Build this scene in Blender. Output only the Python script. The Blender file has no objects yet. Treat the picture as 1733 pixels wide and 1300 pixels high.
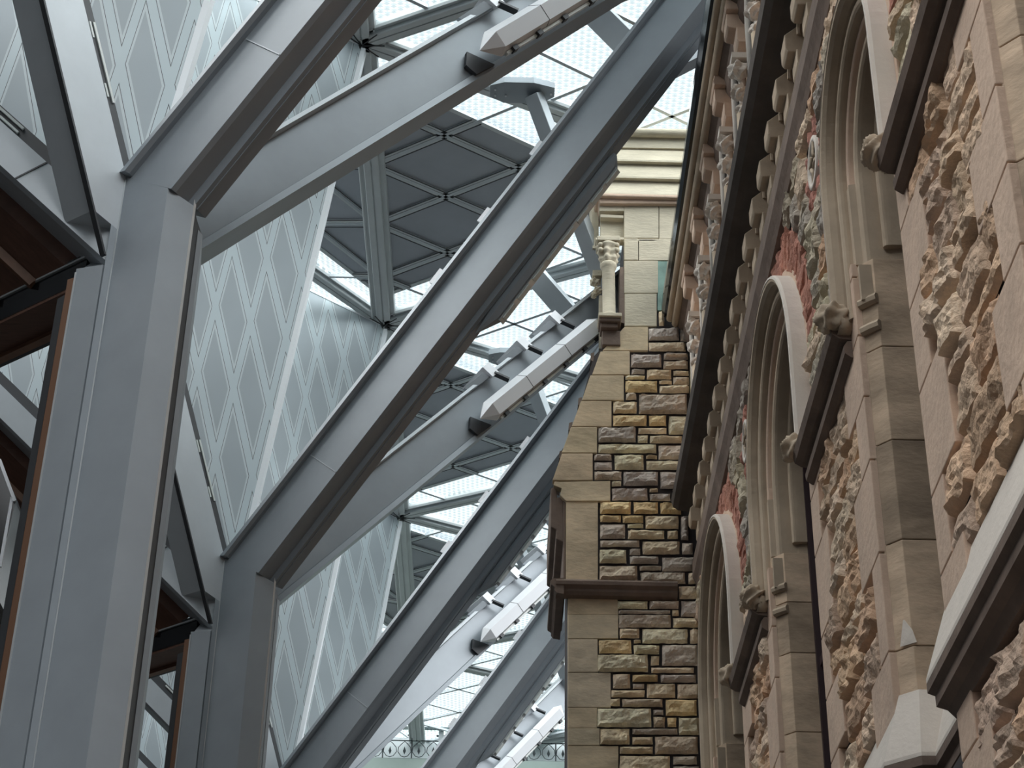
import bpy, bmesh, math, random
from mathutils import Vector, Matrix, noise
from mathutils.geometry import tessellate_polygon
random.seed(7)
SC = 2.5            # one working unit = 2.5 m; eye at the origin, ground 1.6 m below it
C = bpy.context.scene.collection
V = Vector

# ------------------------------------------------------------------ camera
F = 3178.5
CX = V((0.99978181, -0.02061697, 0.00335604)).normalized()      # street axes in (right, up, forward)
CY = V((-0.01375123, -0.52868809, 0.84870478)).normalized()
CZ = V((0.01572342, 0.84856576, 0.52885625)).normalized()
cam = bpy.data.objects.new('camera', bpy.data.cameras.new('camera')); C.objects.link(cam)
cam.data.sensor_width = 36.0; cam.data.lens = F / 1733 * 36.0
cam.data.clip_start = 0.05; cam.data.clip_end = 500
right = V((CX[0], CY[0], CZ[0])); up = V((CX[1], CY[1], CZ[1])); fwd = V((CX[2], CY[2], CZ[2]))
m3 = Matrix((right, up, -fwd)).transposed()
cam.matrix_world = m3.to_4x4()
bpy.context.scene.camera = cam
def ray(x, y):                       # survey helper: sight line through a point of the photograph
    return right * ((x - 866.5) / F) + up * (-(y - 650) / F) + fwd
def onY(x, y, D): r = ray(x, y); return r * (D / r.y)
def onX(x, y, W): r = ray(x, y); return r * (W / r.x)
def onZ(x, y, H): r = ray(x, y); return r * (H / r.z)

# ------------------------------------------------------------------ light
w = bpy.data.worlds.new('sky'); bpy.context.scene.world = w; w.use_nodes = True
nt = w.node_tree; bg = nt.nodes['Background']
tc = nt.nodes.new('ShaderNodeTexCoord'); sp = nt.nodes.new('ShaderNodeSeparateXYZ'); rp = nt.nodes.new('ShaderNodeValToRGB')
nt.links.new(tc.outputs['Generated'], sp.inputs[0]); nt.links.new(sp.outputs['Z'], rp.inputs[0]); nt.links.new(rp.outputs[0], bg.inputs[0])
rp.color_ramp.elements[0].position = 0.14; rp.color_ramp.elements[0].color = (0.03, 0.03, 0.03, 1)
rp.color_ramp.elements[1].position = 0.30; rp.color_ramp.elements[1].color = (0.93, 0.98, 1.0, 1)
bg.inputs[1].default_value = 0.93
def daylight(name, energy, angle, col, d):      # wide soft suns: overcast daylight, plus one added fill
    o = bpy.data.objects.new(name, bpy.data.lights.new(name, 'SUN')); C.objects.link(o)
    o.data.energy = energy; o.data.angle = math.radians(angle); o.data.color = col
    o.rotation_euler = V(d).to_track_quat('-Z', 'Y').to_euler()
daylight('overcast_zenith', 3.0, 120, (0.97, 0.99, 1.0), (0.10, 0.12, -1.0))
daylight('overcast_bright_side', 4.2, 70, (0.99, 0.99, 1.0), (-0.72, 0.55, -1.0))
daylight('facade_fill_left', 3.0, 60, (1.0, 0.98, 0.95), (0.70, 0.02, -0.80))  # added fill, brightens the façade from the left
vs = bpy.context.scene.view_settings
vs.view_transform = 'Standard'; vs.look = 'None'; vs.exposure = 0.38; vs.gamma = 1; vs.use_curve_mapping = False

# ------------------------------------------------------------------ materials
def mat(name, col, rough=0.6, metal=0.0, nscale=0, namt=0.0, bump=0.0, bscale=30, attr=False, spec=0.5, stretch=None):
    m = bpy.data.materials.new(name); m.use_nodes = True; t = m.node_tree; b = t.nodes['Principled BSDF']
    b.inputs['Roughness'].default_value = rough; b.inputs['Metallic'].default_value = metal
    b.inputs['Specular IOR Level'].default_value = spec
    base = t.nodes.new('ShaderNodeRGB'); base.outputs[0].default_value = (*col, 1); out = base.outputs[0]
    if attr:
        a = t.nodes.new('ShaderNodeVertexColor'); a.layer_name = 'Col'
        mx = t.nodes.new('ShaderNodeMix'); mx.data_type = 'RGBA'; mx.blend_type = 'MULTIPLY'; mx.inputs[0].default_value = 1
        t.links.new(out, mx.inputs[6]); t.links.new(a.outputs[0], mx.inputs[7]); out = mx.outputs[2]
    tcn = t.nodes.new('ShaderNodeTexCoord'); src = tcn.outputs['Object']
    if stretch:
        mp = t.nodes.new('ShaderNodeMapping'); mp.inputs['Scale'].default_value = stretch; t.links.new(src, mp.inputs[0]); src = mp.outputs[0]
    if nscale:
        n = t.nodes.new('ShaderNodeTexNoise'); n.inputs['Scale'].default_value = nscale; n.inputs['Detail'].default_value = 6; n.inputs['Roughness'].default_value = .6
        t.links.new(src, n.inputs['Vector'])
        r = t.nodes.new('ShaderNodeMapRange'); r.inputs[1].default_value = .3; r.inputs[2].default_value = .7
        r.inputs[3].default_value = 1 - namt; r.inputs[4].default_value = 1 + namt * .6
        t.links.new(n.outputs[0], r.inputs[0])
        mx = t.nodes.new('ShaderNodeMix'); mx.data_type = 'RGBA'; mx.blend_type = 'MULTIPLY'; mx.inputs[0].default_value = 1
        t.links.new(out, mx.inputs[6]); t.links.new(r.outputs[0], mx.inputs[7]); out = mx.outputs[2]
    t.links.new(out, b.inputs['Base Color'])
    if bump:
        n = t.nodes.new('ShaderNodeTexNoise'); n.inputs['Scale'].default_value = bscale; n.inputs['Detail'].default_value = 8
        t.links.new(src, n.inputs['Vector'])
        bp = t.nodes.new('ShaderNodeBump'); bp.inputs['Strength'].default_value = bump; bp.inputs['Distance'].default_value = .03
        t.links.new(n.outputs[0], bp.inputs['Height']); t.links.new(bp.outputs[0], b.inputs['Normal'])
    return m
M = {}
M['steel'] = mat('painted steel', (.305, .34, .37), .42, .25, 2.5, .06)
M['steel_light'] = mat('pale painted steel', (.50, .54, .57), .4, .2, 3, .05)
M['steel_dark'] = mat('dark joint steel', (.05, .053, .058), .5, .2)
M['fixture'] = mat('white fixture casing', (.72, .74, .77), .35, .1)
M['bronze'] = mat('brown bronze trim', (.22, .12, .075), .4, .5)
M['alu'] = mat('aluminium bead', (.62, .65, .66), .3, .6)
M['wood'] = mat('brown timber soffit', (.13, .062, .040), .55, 0, 6, .25, stretch=(1, 8, 1))
M['woodlight'] = mat('timber batten', (.22, .115, .07), .5, 0, 6, .2)
M['black'] = mat('black glass', (.008, .009, .011), .12)
M['roofbeam'] = mat('roof beam cladding', (.60, .64, .65), .5, .1, 2, .05)
M['roofline'] = mat('pale roof bead', (.50, .54, .54), .45)
M['soffit'] = mat('dark soffit panel', (.40, .43, .47), .6, 0, 1.5, .08)
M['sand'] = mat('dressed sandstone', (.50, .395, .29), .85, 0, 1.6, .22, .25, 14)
M['sandwarm'] = mat('warm dressed sandstone', (.68, .50, .38), .85, 0, 2.5, .15, .3, 18)
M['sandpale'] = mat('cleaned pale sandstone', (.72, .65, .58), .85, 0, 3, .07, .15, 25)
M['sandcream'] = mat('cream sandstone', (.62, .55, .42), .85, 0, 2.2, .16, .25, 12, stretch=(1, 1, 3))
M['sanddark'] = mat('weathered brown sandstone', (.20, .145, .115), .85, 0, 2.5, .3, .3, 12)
M['shadedark'] = mat('shade darkened sandstone', (.105, .088, .078), .9, 0, 2, .3, .2, 12)
M['greyblock'] = mat('greyish weathered ashlar', (.47, .365, .28), .88, 0, 1.8, .42, .25, 10, attr=True, stretch=(1, 1, 2.2))
M['pierblock'] = mat('tan tooled ashlar', (.68, .57, .42), .88, 0, 1.8, .34, .25, 10, attr=True, stretch=(1, 1, 2.2))
M['rock'] = mat('rock faced sandstone', (1, 1, 1), .92, 0, 5, .24, .8, 22, attr=True)
M['mortar'] = mat('dark mortar', (.075, .066, .068), .95, 0, 4, .2)
M['teal'] = mat('verdigris copper', (.26, .40, .34), .7, 0, 5, .3)
M['palecopper'] = mat('pale green copper roof', (.33, .40, .37), .7, 0, 1.2, .1)
M['iron'] = mat('wrought iron', (.045, .055, .06), .5, .3)
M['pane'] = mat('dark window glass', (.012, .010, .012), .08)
M['frame'] = mat('dark red window frame', (.035, .014, .018), .5)
M['floor'] = mat('grey stone paving', (.06, .058, .055), .8, 0, .5, .1)
M['whitebeam'] = mat('white painted beam', (.72, .76, .78), .5)
def light_mat(name, col, s):
    m = bpy.data.materials.new(name); m.use_nodes = True; b = m.node_tree.nodes['Principled BSDF']
    b.inputs['Base Color'].default_value = (.8, .8, .8, 1); b.inputs['Emission Color'].default_value = (*col, 1); b.inputs['Emission Strength'].default_value = s
    return m
M['edgelit'] = mat('folded edge with painted light catch', (.88, .92, .95), .35)
M['led'] = mat('frosted lens', (.66, .70, .68), .3)
# lattice cladding: strips, joints and pale bevels in the panel's own coordinates (UV = distance along, height)
def lattice_mat():
    m = bpy.data.materials.new('lattice cladding'); m.use_nodes = True; t = m.node_tree; b = t.nodes['Principled BSDF']
    uv = t.nodes.new('ShaderNodeUVMap'); uv.uv_map = 'UV'; s = t.nodes.new('ShaderNodeSeparateXYZ'); t.links.new(uv.outputs[0], s.inputs[0])
    def mth(op, a, b_=None, c=None):
        n = t.nodes.new('ShaderNodeMath'); n.operation = op
        for i, v in enumerate((a, b_, c)):
            if v is None: continue
            if isinstance(v, (int, float)): n.inputs[i].default_value = v
            else: t.links.new(v, n.inputs[i])
        return n.outputs[0]
    S_, T_ = s.outputs[0], s.outputs[1]
    def fam(expr, per):         # distance to nearest line
        q = mth('DIVIDE', expr, per); r_ = mth('ROUND', q); return mth('MULTIPLY', mth('ABSOLUTE', mth('SUBTRACT', q, r_)), per)
    d1 = fam(mth('SUBTRACT', S_, .030), .200)
    e2 = mth('SUBTRACT', T_, mth('MULTIPLY', S_, 2.48)); d2 = mth('MULTIPLY', fam(mth('ADD', e2, .050), .400), .374)
    d = mth('MINIMUM', d1, d2)
    strip = mth('LESS_THAN', d, .0165)
    bev = mth('LESS_THAN', d, .0270)
    # dark joint only on the outline of the union of strips
    joint = mth('MULTIPLY', mth('LESS_THAN', d, .0182), mth('GREATER_THAN', d, .0162))
    mixa = t.nodes.new('ShaderNodeMix'); mixa.data_type = 'RGBA'; mixa.inputs[6].default_value = (.42, .47, .50, 1); mixa.inputs[7].default_value = (.60, .66, .68, 1)
    t.links.new(bev, mixa.inputs[0])
    mixb = t.nodes.new('ShaderNodeMix'); mixb.data_type = 'RGBA'; mixb.inputs[7].default_value = (.57, .65, .68, 1)
    t.links.new(mixa.outputs[2], mixb.inputs[6]); t.links.new(strip, mixb.inputs[0])
    mixc = t.nodes.new('ShaderNodeMix'); mixc.data_type = 'RGBA'; mixc.inputs[7].default_value = (.05, .055, .06, 1)
    t.links.new(mixb.outputs[2], mixc.inputs[6]); t.links.new(joint, mixc.inputs[0])
    n = t.nodes.new('ShaderNodeTexNoise'); n.inputs['Scale'].default_value = 2.2; t.links.new(uv.outputs[0], n.inputs['Vector'])
    r = t.nodes.new('ShaderNodeMapRange'); r.inputs[3].default_value = .86; r.inputs[4].default_value = 1.12; t.links.new(n.outputs[0], r.inputs[0])
    mixd = t.nodes.new('ShaderNodeMix'); mixd.data_type = 'RGBA'; mixd.blend_type = 'MULTIPLY'; mixd.inputs[0].default_value = 1
    t.links.new(mixc.outputs[2], mixd.inputs[6]); t.links.new(r.outputs[0], mixd.inputs[7])
    t.links.new(mixd.outputs[2], b.inputs['Base Color']); b.inputs['Roughness'].default_value = .38; b.inputs['Metallic'].default_value = .25
    bp = t.nodes.new('ShaderNodeBump'); bp.inputs['Strength'].default_value = .5; bp.inputs['Distance'].default_value = .02
    t.links.new(strip, bp.inputs['Height']); t.links.new(bp.outputs[0], b.inputs['Normal'])
    return m
M['lattice'] = lattice_mat()
def glass_mat():
    m = bpy.data.materials.new('fritted roof glass'); m.use_nodes = True; t = m.node_tree; t.nodes.clear()
    out = t.nodes.new('ShaderNodeOutputMaterial'); tr = t.nodes.new('ShaderNodeBsdfTransparent'); tr.inputs[0].default_value = (.97, 1, 1, 1)
    tl = t.nodes.new('ShaderNodeBsdfTranslucent'); tl.inputs[0].default_value = (.20, .25, .27, 1)
    df = t.nodes.new('ShaderNodeBsdfDiffuse'); df.inputs[0].default_value = (.3, .34, .36, 1)
    ad = t.nodes.new('ShaderNodeMixShader'); ad.inputs[0].default_value = .35; t.links.new(tl.outputs[0], ad.inputs[1]); t.links.new(df.outputs[0], ad.inputs[2])
    tcn = t.nodes.new('ShaderNodeTexCoord'); s = t.nodes.new('ShaderNodeSeparateXYZ'); t.links.new(tcn.outputs['Object'], s.inputs[0])
    def mth(op, a, b_=None):
        n = t.nodes.new('ShaderNodeMath'); n.operation = op
        for i, v in enumerate((a, b_)):
            if v is None: continue
            if isinstance(v, (int, float)): n.inputs[i].default_value = v
            else: t.links.new(v, n.inputs[i])
        return n.outputs[0]
    p = .098
    a = mth('DIVIDE', mth('ADD', s.outputs[1], mth('MULTIPLY', s.outputs[0], .6)), p * 1.15)
    c = mth('DIVIDE', mth('SUBTRACT', s.outputs[1], mth('MULTIPLY', s.outputs[0], .6)), p * 1.15)
    fa = mth('ABSOLUTE', mth('SUBTRACT', mth('FRACT', a), .5)); fc = mth('ABSOLUTE', mth('SUBTRACT', mth('FRACT', c), .5))
    dot = mth('LESS_THAN', mth('MAXIMUM', fa, fc), .27)
    mx = t.nodes.new('ShaderNodeMixShader'); fac = mth('MULTIPLY', dot, .55); t.links.new(fac, mx.inputs[0])
    t.links.new(tr.outputs[0], mx.inputs[1]); t.links.new(ad.outputs[0], mx.inputs[2]); t.links.new(mx.outputs[0], out.inputs[0])
    return m
M['glass'] = glass_mat()

# ------------------------------------------------------------------ mesh helpers
class MB:
    def __init__(s): s.v = []; s.f = []; s.c = []; s.uv = None; s.col = (1, 1, 1)
    def add(s, pts, faces):
        o = len(s.v); s.v += [tuple(p) for p in pts]
        for f in faces: s.f.append([i + o for i in f]); s.c.append(s.col)
    def box(s, a, b):
        x0, y0, z0 = a; x1, y1, z1 = b
        s.add([(x0, y0, z0), (x1, y0, z0), (x1, y1, z0), (x0, y1, z0), (x0, y0, z1), (x1, y0, z1), (x1, y1, z1), (x0, y1, z1)],
              [(0, 3, 2, 1), (4, 5, 6, 7), (0, 1, 5, 4), (1, 2, 6, 5), (2, 3, 7, 6), (3, 0, 4, 7)])
    def loft(s, rings, closed=True, caps=True):
        n = len(rings[0]); o = []
        pts = [p for r in rings for p in r]; faces = []
        for k in range(len(rings) - 1):
            for i in range(n if closed else n - 1):
                j = (i + 1) % n
                faces.append((k * n + i, k * n + j, (k + 1) * n + j, (k + 1) * n + i))
        if caps and closed:
            faces.append(tuple(range(n - 1, -1, -1))); faces.append(tuple((len(rings) - 1) * n + i for i in range(n)))
        s.add(pts, faces)
    def prism(s, poly, vec):            # flat outline pushed along vec
        vec = V(vec); s.loft([[V(p) for p in poly], [V(p) + vec for p in poly]])
    def bar(s, a, b, wd, ht, upv=(0, 0, 1)):     # box along a-b
        a = V(a); b = V(b); d = (b - a).normalized(); n = d.cross(V(upv)).normalized(); u = n.cross(d).normalized()
        r = [n * wd / 2 + u * ht / 2, -n * wd / 2 + u * ht / 2, -n * wd / 2 - u * ht / 2, n * wd / 2 - u * ht / 2]
        s.loft([[a + q for q in r], [b + q for q in r]])
    def tube(s, pts, r, n=10, closed=False):
        pts = [V(p) for p in pts]; rings = []
        rr = r if isinstance(r, (list, tuple)) else [r] * len(pts)
        for i, p in enumerate(pts):
            d = (pts[min(i + 1, len(pts) - 1)] - pts[max(i - 1, 0)]).normalized()
            a = d.orthogonal().normalized() if i == 0 else (a - d * a.dot(d)).normalized()
            b = d.cross(a)
            rings.append([p + (a * math.cos(2 * math.pi * k / n) + b * math.sin(2 * math.pi * k / n)) * rr[i] for k in range(n)])
        s.loft(rings)
    def lathe(s, c, prof, n=20, axis='z'):
        rings = [[(c[0] + r * math.cos(2 * math.pi * k / n), c[1] + r * math.sin(2 * math.pi * k / n), c[2] + z) for k in range(n)] for r, z in prof]
        s.loft(rings)
    def ball(s, c, r, n=14, fn=None):
        rings = []
        for i in range(1, n):
            th = math.pi * i / n
            rings.append([])
            for k in range(2 * n):
                ph = math.pi * k / n
                d = V((math.sin(th) * math.cos(ph), math.sin(th) * math.sin(ph), math.cos(th)))
                q = r * (fn(d, th, ph) if fn else 1)
                rings[-1].append(V(c) + d * q)
        s.loft(rings)
    def build(s, name, m, parent=None, origin=None, smooth=False, bevel=0):
        me = bpy.data.meshes.new(name)
        o = V(origin) * SC if origin is not None else V((0, 0, 0))
        me.from_pydata([V(p) * SC - o for p in s.v], [], s.f); me.update()
        if any(c != (1, 1, 1) for c in s.c):
            ca = me.color_attributes.new('Col', 'FLOAT_COLOR', 'CORNER')
            for p, c in zip(me.polygons, s.c):
                for li in p.loop_indices: ca.data[li].color = (*c, 1)
        if s.uv:
            ul = me.uv_layers.new(name='UV')
            for p in me.polygons:
                for li in p.loop_indices: ul.data[li].uv = s.uv[me.loops[li].vertex_index]
        me.materials.append(m if not isinstance(m, str) else M[m])
        ob = bpy.data.objects.new(name, me); C.objects.link(ob)
        bm = bmesh.new(); bm.from_mesh(me); bmesh.ops.recalc_face_normals(bm, faces=bm.faces); bm.to_mesh(me); bm.free()
        if smooth:
            for p in me.polygons: p.use_smooth = True
        if bevel:
            md = ob.modifiers.new('bevel', 'BEVEL'); md.width = bevel * SC; md.segments = 2; md.limit_method = 'ANGLE'
        if parent is not None:
            ob.parent = parent; ob.location = o - parent_world(parent)
        else: ob.location = o
        return ob
def parent_world(p):
    v = V(p.location); q = p.parent
    while q: v += V(q.location); q = q.parent
    return v
def tag(o, label=None, cat=None, group=None, kind=None):
    if label: o['label'] = label
    if cat: o['category'] = cat
    if group: o['group'] = group
    if kind: o['kind'] = kind
    return o
def empty(name, loc, label=None, cat=None, group=None, kind=None):
    e = bpy.data.objects.new(name, None); C.objects.link(e); e.location = V(loc) * SC; e.empty_display_size = .3
    return tag(e, label, cat, group, kind)
def copy_tree(o, shift=None, parent=None):
    c = o.copy(); C.objects.link(c); c.parent = parent
    if shift is not None: c.location = V(o.location) + V(shift) * SC
    for ch in list(o.children): copy_tree(ch, None, c)
    return c
def part(mb, name, m, parent, **k):          # part with its origin at the parent's base
    return mb.build(name, m, parent, origin=parent_world(parent) / SC, **k)

# ================================================================== SETTING
PER = 2.84
GZ = -1.6 / SC
fl = MB(); fl.box((-6, -4, GZ - .05), (4, 24, GZ)); tag(fl.build('floor', 'floor'), 'grey stone floor of the courtyard far below', kind='structure')

for nm, a, b_, l in (('light_block_west', (-4.05, -3, GZ), (-3.95, 20, 7.0), 'dark wall added behind the columns to block light from the left'), ('light_block_south', (-4, -3.1, GZ), (3, -3.0, 7.0), 'unseen dark wall added behind the viewer to block light')):  # dark walls added to keep side light out
    q_ = MB(); q_.box(a, b_); tag(q_.build(nm, 'steel_dark'), l, kind='structure')
# ---------------------------------------------------------------- roof
NX = -.85; RZ = 7.24; NY0 = 7.97
def rmap(side):
    if side > 0: return lambda t, y, dz=0: V((NX + t, y, RZ + dz))
    return lambda t, y, dz=0: V((NX - t, y, RZ + .47 * t + dz))
roof = empty('ceiling', (NX, 12, RZ), 'glazed diamond roof of beams, fritted glass and dark soffit panels', kind='structure')
XR = 1.42 / .51
NJ = list(range(-2, 5))
def beam_prof(a, b, wd, name='roof_beam', up_=(0, 0, 1), drop=0.0):
    mb = MB(); a = V(a); b = V(b); d = (b - a).normalized(); n = d.cross(V(up_)).normalized(); u = n.cross(d)
    prof = [(-.5, .03), (-.5, -.012), (-.46, -.028), (-.40, -.028), (-.40, -.02), (-.28, -.02), (-.28, -.045), (-.25, -.05), (-.03, -.05), (-.03, -.038), (.03, -.038), (.03, -.05), (.25, -.05), (.28, -.045), (.28, -.02), (.40, -.02), (.40, -.028), (.46, -.028), (.5, -.012), (.5, .03)]
    mb.loft([[p + n * (x * wd) + u * z for x, z in prof] for p in (a, b)])
    o = part(mb, name, 'roofbeam', roof)
    return o
for j in NJ:
    y = NY0 + PER * j
    if j < 4: beam_prof((NX, y, RZ), (NX, y + PER, RZ), .17)
    for side in (1, -1):
        f = rmap(side); T = XR if side > 0 else 1.9
        for sg in (-1, 1):
            beam_prof(f(0, y), f(T, y + sg * .51 * T), .15)
    # star joint lines under every node
    st = MB()
    for k in range(8):
        a = math.radians(22.5 + 45 * k) if False else [math.radians(q) for q in (45, 90 + 25, 135, 180 - 0, 225, 270 - 25, 315, 0)][k]
        st.bar((NX, y, RZ - .052), (NX + .13 * math.cos(a), y + .13 * math.sin(a), RZ - .052), .006, .004)
    part(st, 'star_joint', 'steel_dark', roof)
# side beams along the lattice's outer nodes
beam_prof((NX + XR, NY0 - 2 * PER, RZ), (NX + XR, NY0 + 3 * PER, RZ), .15)
def clip_line(p, d, tri):       # segment of a 2-D line inside a convex polygon
    t0, t1 = -99, 99; n = len(tri); ar = sum(tri[i][0] * tri[(i + 1) % n][1] - tri[(i + 1) % n][0] * tri[i][1] for i in range(n))
    for i in range(n):
        a = tri[i]; b = tri[(i + 1) % n]; ex, ey = b[0] - a[0], b[1] - a[1]
        nx, ny = (-ey, ex) if ar > 0 else (ey, -ex)
        num = (p[0] - a[0]) * nx + (p[1] - a[1]) * ny; den = d[0] * nx + d[1] * ny
        if abs(den) < 1e-9:
            if num < 0: return None
            continue
        t = -num / den
        if den > 0: t0 = max(t0, t)
        else: t1 = min(t1, t)
    return (t0, t1) if t1 - t0 > .02 else None
def lattice(tri, yc, even_half, f, wd, ht, dz, mb):
    for sg in (-1, 1):
        for k in range(-14, 15):
            y0 = yc + (.3 if even_half else 0) + .6 * k
            r = clip_line((0, y0), (1, sg * .3 / .45), tri)
            if r: mb.bar(f(r[0], y0 + sg * r[0] * .6667, dz), f(r[1], y0 + sg * r[1] * .6667, dz), wd, ht)
for j in NJ:
    y = NY0 + PER * j
    for side in (1, -1):
        f = rmap(side); T = XR if side > 0 else 1.9
        if j < 4:
            # bay between node j and j+1: soffit panels against the spine, glass strips along the diagonals
            yc = y + PER / 2
            tri = [(.08, y + .04 + .09), (T, min(y + .51 * T + .09, yc)), (T, max(y + PER - .51 * T - .09, yc)), (.08, y + PER - .13)]
            g = MB(); g.loft([[f(a, b, .012) for a, b in tri], [f(a, b, .028) for a, b in tri]]); part(g, 'glass_pane', 'glass', roof)
            inner_glass = (j == 3)
            ti = [(.07, y + .30), (1.72, yc), (.07, y + PER - .34)] if side > 0 else [(.07, y + .34), (1.5, yc - .15), (1.5, yc + .15), (.07, y + PER - .34)]
            if not inner_glass:
                sp_ = MB(); sp_.loft([[f(a, b, 0) for a, b in ti], [f(a, b, .07) for a, b in ti]]); part(sp_, 'soffit_panel', 'soffit', roof)
                st = MB(); lattice(ti, yc, True, f, .056, .016, -.004, st)
                for a, b in zip(ti, ti[1:] + ti[:1]): st.bar(f(*a, -.002), f(*b, -.002), .03, .016)
                part(st, 'lattice_strip', 'roofbeam', roof)
                jl = MB()
                for o_ in (-.031, .031):
                    for sg in (-1, 1):
                        for k in range(-14, 15):
                            y0 = yc + .3 + .6 * k + o_ * 1.2
                            r = clip_line((0, y0), (1, sg * .6667), ti)
                            if r: jl.bar(f(r[0], y0 + sg * r[0] * .6667, -.013), f(r[1], y0 + sg * r[1] * .6667, -.013), .006, .003)
                part(jl, 'joint_line', 'steel_dark', roof)
            ml = MB(); lattice(tri, yc, True, f, .022, .022, -.005, ml); part(ml, 'glazing_bar', 'steel_light', roof)
        # open diamond right of node j: glass only
        tri = [(.1, y), (T, y - .51 * T + .1), (T, y + .51 * T - .1)]
        g = MB(); g.loft([[f(a, b, .012) for a, b in tri], [f(a, b, .028) for a, b in tri]]); part(g, 'glass_pane', 'glass', roof)
        ml = MB(); lattice(tri, y, False, f, .022, .022, -.005, ml); part(ml, 'glazing_bar', 'steel_light', roof)

# ---------------------------------------------------------------- faceted cladding wall on the left
EDGE = V((.122, 0, 1.0)); HD = V((-1, .03, 0)).normalized()
def facet(k):
    P = V((-.845, 7.95 + PER * (k - 1), 7.18)); nrm = HD.cross(EDGE).normalized()
    if nrm.y > 0: nrm = -nrm
    root = empty('wall_left', (P.x - 1, P.y - 1, GZ), kind='structure')
    L, H = 2.97, 3.2
    pts = [(0.03, .016), (L, .52 * L), (2.92, -1.08), (.022, -3.55), (0, -3.5), (0, -.05)]
    mb = MB()
    fr = [P + HD * s + EDGE * t for s, t in pts]
    bk = [p - nrm * .06 for p in fr]
    mb.loft([fr, bk]); n = len(pts)
    mb.uv = [(s, t) for s, t in pts] * 2
    part(mb, 'lattice_panel', 'lattice', root)
    ed = MB()               # folded edge; the light it catches is put into its white
    a = P + EDGE * -.03 + nrm * .004; b = P - EDGE * H + nrm * .004
    q = V((.024, .004, 0))
    ed.loft([[a, a + q, a + q - nrm * .05, a - nrm * .05], [b, b + q, b + q - nrm * .05, b - nrm * .05]])
    part(ed, 'edge_trim', 'edgelit', root)
    tp = MB(); a = P + HD * .03 + nrm * .004; b = P + HD * L + EDGE * (.52 * L) + nrm * .004
    tp.loft([[a, a + V((0, 0, .018)), a + V((0, 0, .018)) - nrm * .07, a - nrm * .07], [b, b + V((0, 0, .018)), b + V((0, 0, .018)) - nrm * .07, b - nrm * .07]])
    part(tp, 'top_trim', 'edgelit', root)
    return root
for k in range(-1, 4):
    r = facet(k); r['label'] = ['faceted lattice cladding wall behind the viewer side', 'nearest faceted wall of pale lattice cladding, upper left', 'tall faceted wall of lattice cladding behind the nearest column', 'second visible lattice wall facet, with its top corner under the roof star', 'farthest lattice wall facet low in the middle left'][k + 1]

# ================================================================== STEEL COLUMNS
N = V((-1.285, 4.99, 3.895))
nA = V((-.5, -1, 0)).normalized(); nB = V((.5, -1, 0)).normalized(); nC = V((.5, -.41, 0)).normalized()
dA = V((1, -.5, 1.3)).normalized(); dB = V((1, .5, 1.3)).normalized(); dC_ = V((-.41, -.5, 1.3)).normalized(); dD = V((-1, 0, .95)).normalized(); nD = V((0, -1, 0))
def frame_of(d, n):
    u = d.cross(n); u = u if u.z > 0 else -u
    return u.normalized()
def sweep(mb, P, d, n, prof, L, cut=None, cut2=None):
    """prof: (up, front) pairs; start on plane cut=(point, normal), end after L"""
    u = frame_of(d, n); r0 = []; r1 = []
    for a, b in prof:
        q = P + u * a + n * b
        t = 0 if cut is None else (cut[0] - q).dot(cut[1]) / d.dot(cut[1])
        t2 = L if cut2 is None else (cut2[0] - q).dot(cut2[1]) / d.dot(cut2[1])
        r0.append(q + d * t); r1.append(q + d * t2)
    mb.loft([r0, r1])
BASE = V((-1.25, 5.15, GZ))
col = empty('branching_steel_column', BASE)
P2 = V((-1.285, 4.99, 0)); P3 = V((-1.122, 4.909, 0)); P4 = V((-1.043, 4.968, 0)); P4b = V((-1.036, 4.975, 0)); P5 = V((-1.030, 5.09, 0))
Pg = V((-1.304, 4.967, 0)); P1 = V((-1.407, 5.018, 0)); P0 = V((-1.462, 5.055, 0))
cutA = (N, V((.894 * .182, -.081, -.105)).cross(V((.447, .894, 0))).normalized())
def vprism(mb, plan, z0, tops):
    mb.loft([[V((p.x, p.y, z0)) for p in plan], [V((p.x, p.y, z)) for p, z in zip(plan, tops)]])
def cz(p):     # height of the arm mitre over a plan point
    n_ = cutA[1]; return N.z - ((p.x - N.x) * n_.x + (p.y - N.y) * n_.y) / n_.z
sh = MB(); plan = [P2, P3, P4, V((-1.06, 5.05, 0)), V((-1.09, 5.24, 0)), V((-1.28, 5.3, 0))]
vprism(sh, plan, GZ, [cz(p) for p in plan]); part(sh, 'shaft', 'steel', col)
sl = MB(); plan = [P2, V((-1.27, 5.3, 0)), V((-1.36, 5.24, 0)), P1 + V((.01, .01, 0)), P1, Pg + V((-.006, .003, 0)), Pg + V((-.002, .012, 0)), Pg]
vprism(sl, plan, GZ, [3.93, 3.93, 3.6, 3.535, 3.535, 3.52, 3.52, 3.85]); part(sl, 'side_casing', 'steel', col)
sb = MB()
for a, b_, y in ((P4, P4b, 0), ):
    sb.add([], [])
vprism(sb, [P4, P4b, P4b + V((-.01, .03, 0)), P4 + V((-.012, .03, 0))], GZ, [3.79] * 4); 
vprism(sb, [P2 + V((-.002, -.004, 0)), P2 + V((.002, -.005, 0)), P2 + V((.002, .003, 0)), P2 + V((-.002, .003, 0))], GZ, [3.88] * 4)
part(sb, 'edge_bead', 'alu', col)
sd = MB(); vprism(sd, [P4b, V((-1.034, 5.03, 0)), P5, V((-1.09, 5.2, 0)), V((-1.06, 5.0, 0))], GZ, [3.74] * 5)
part(sd, 'recess', 'steel_dark', col)
sx = MB(); vprism(sx, [V((-1.032, 5.04, 0)), V((-1.022, 5.07, 0)), V((-1.05, 5.25, 0)), V((-1.09, 5.25, 0))], GZ, [3.72] * 4); part(sx, 'rear_edge', 'steel', col)
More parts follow.
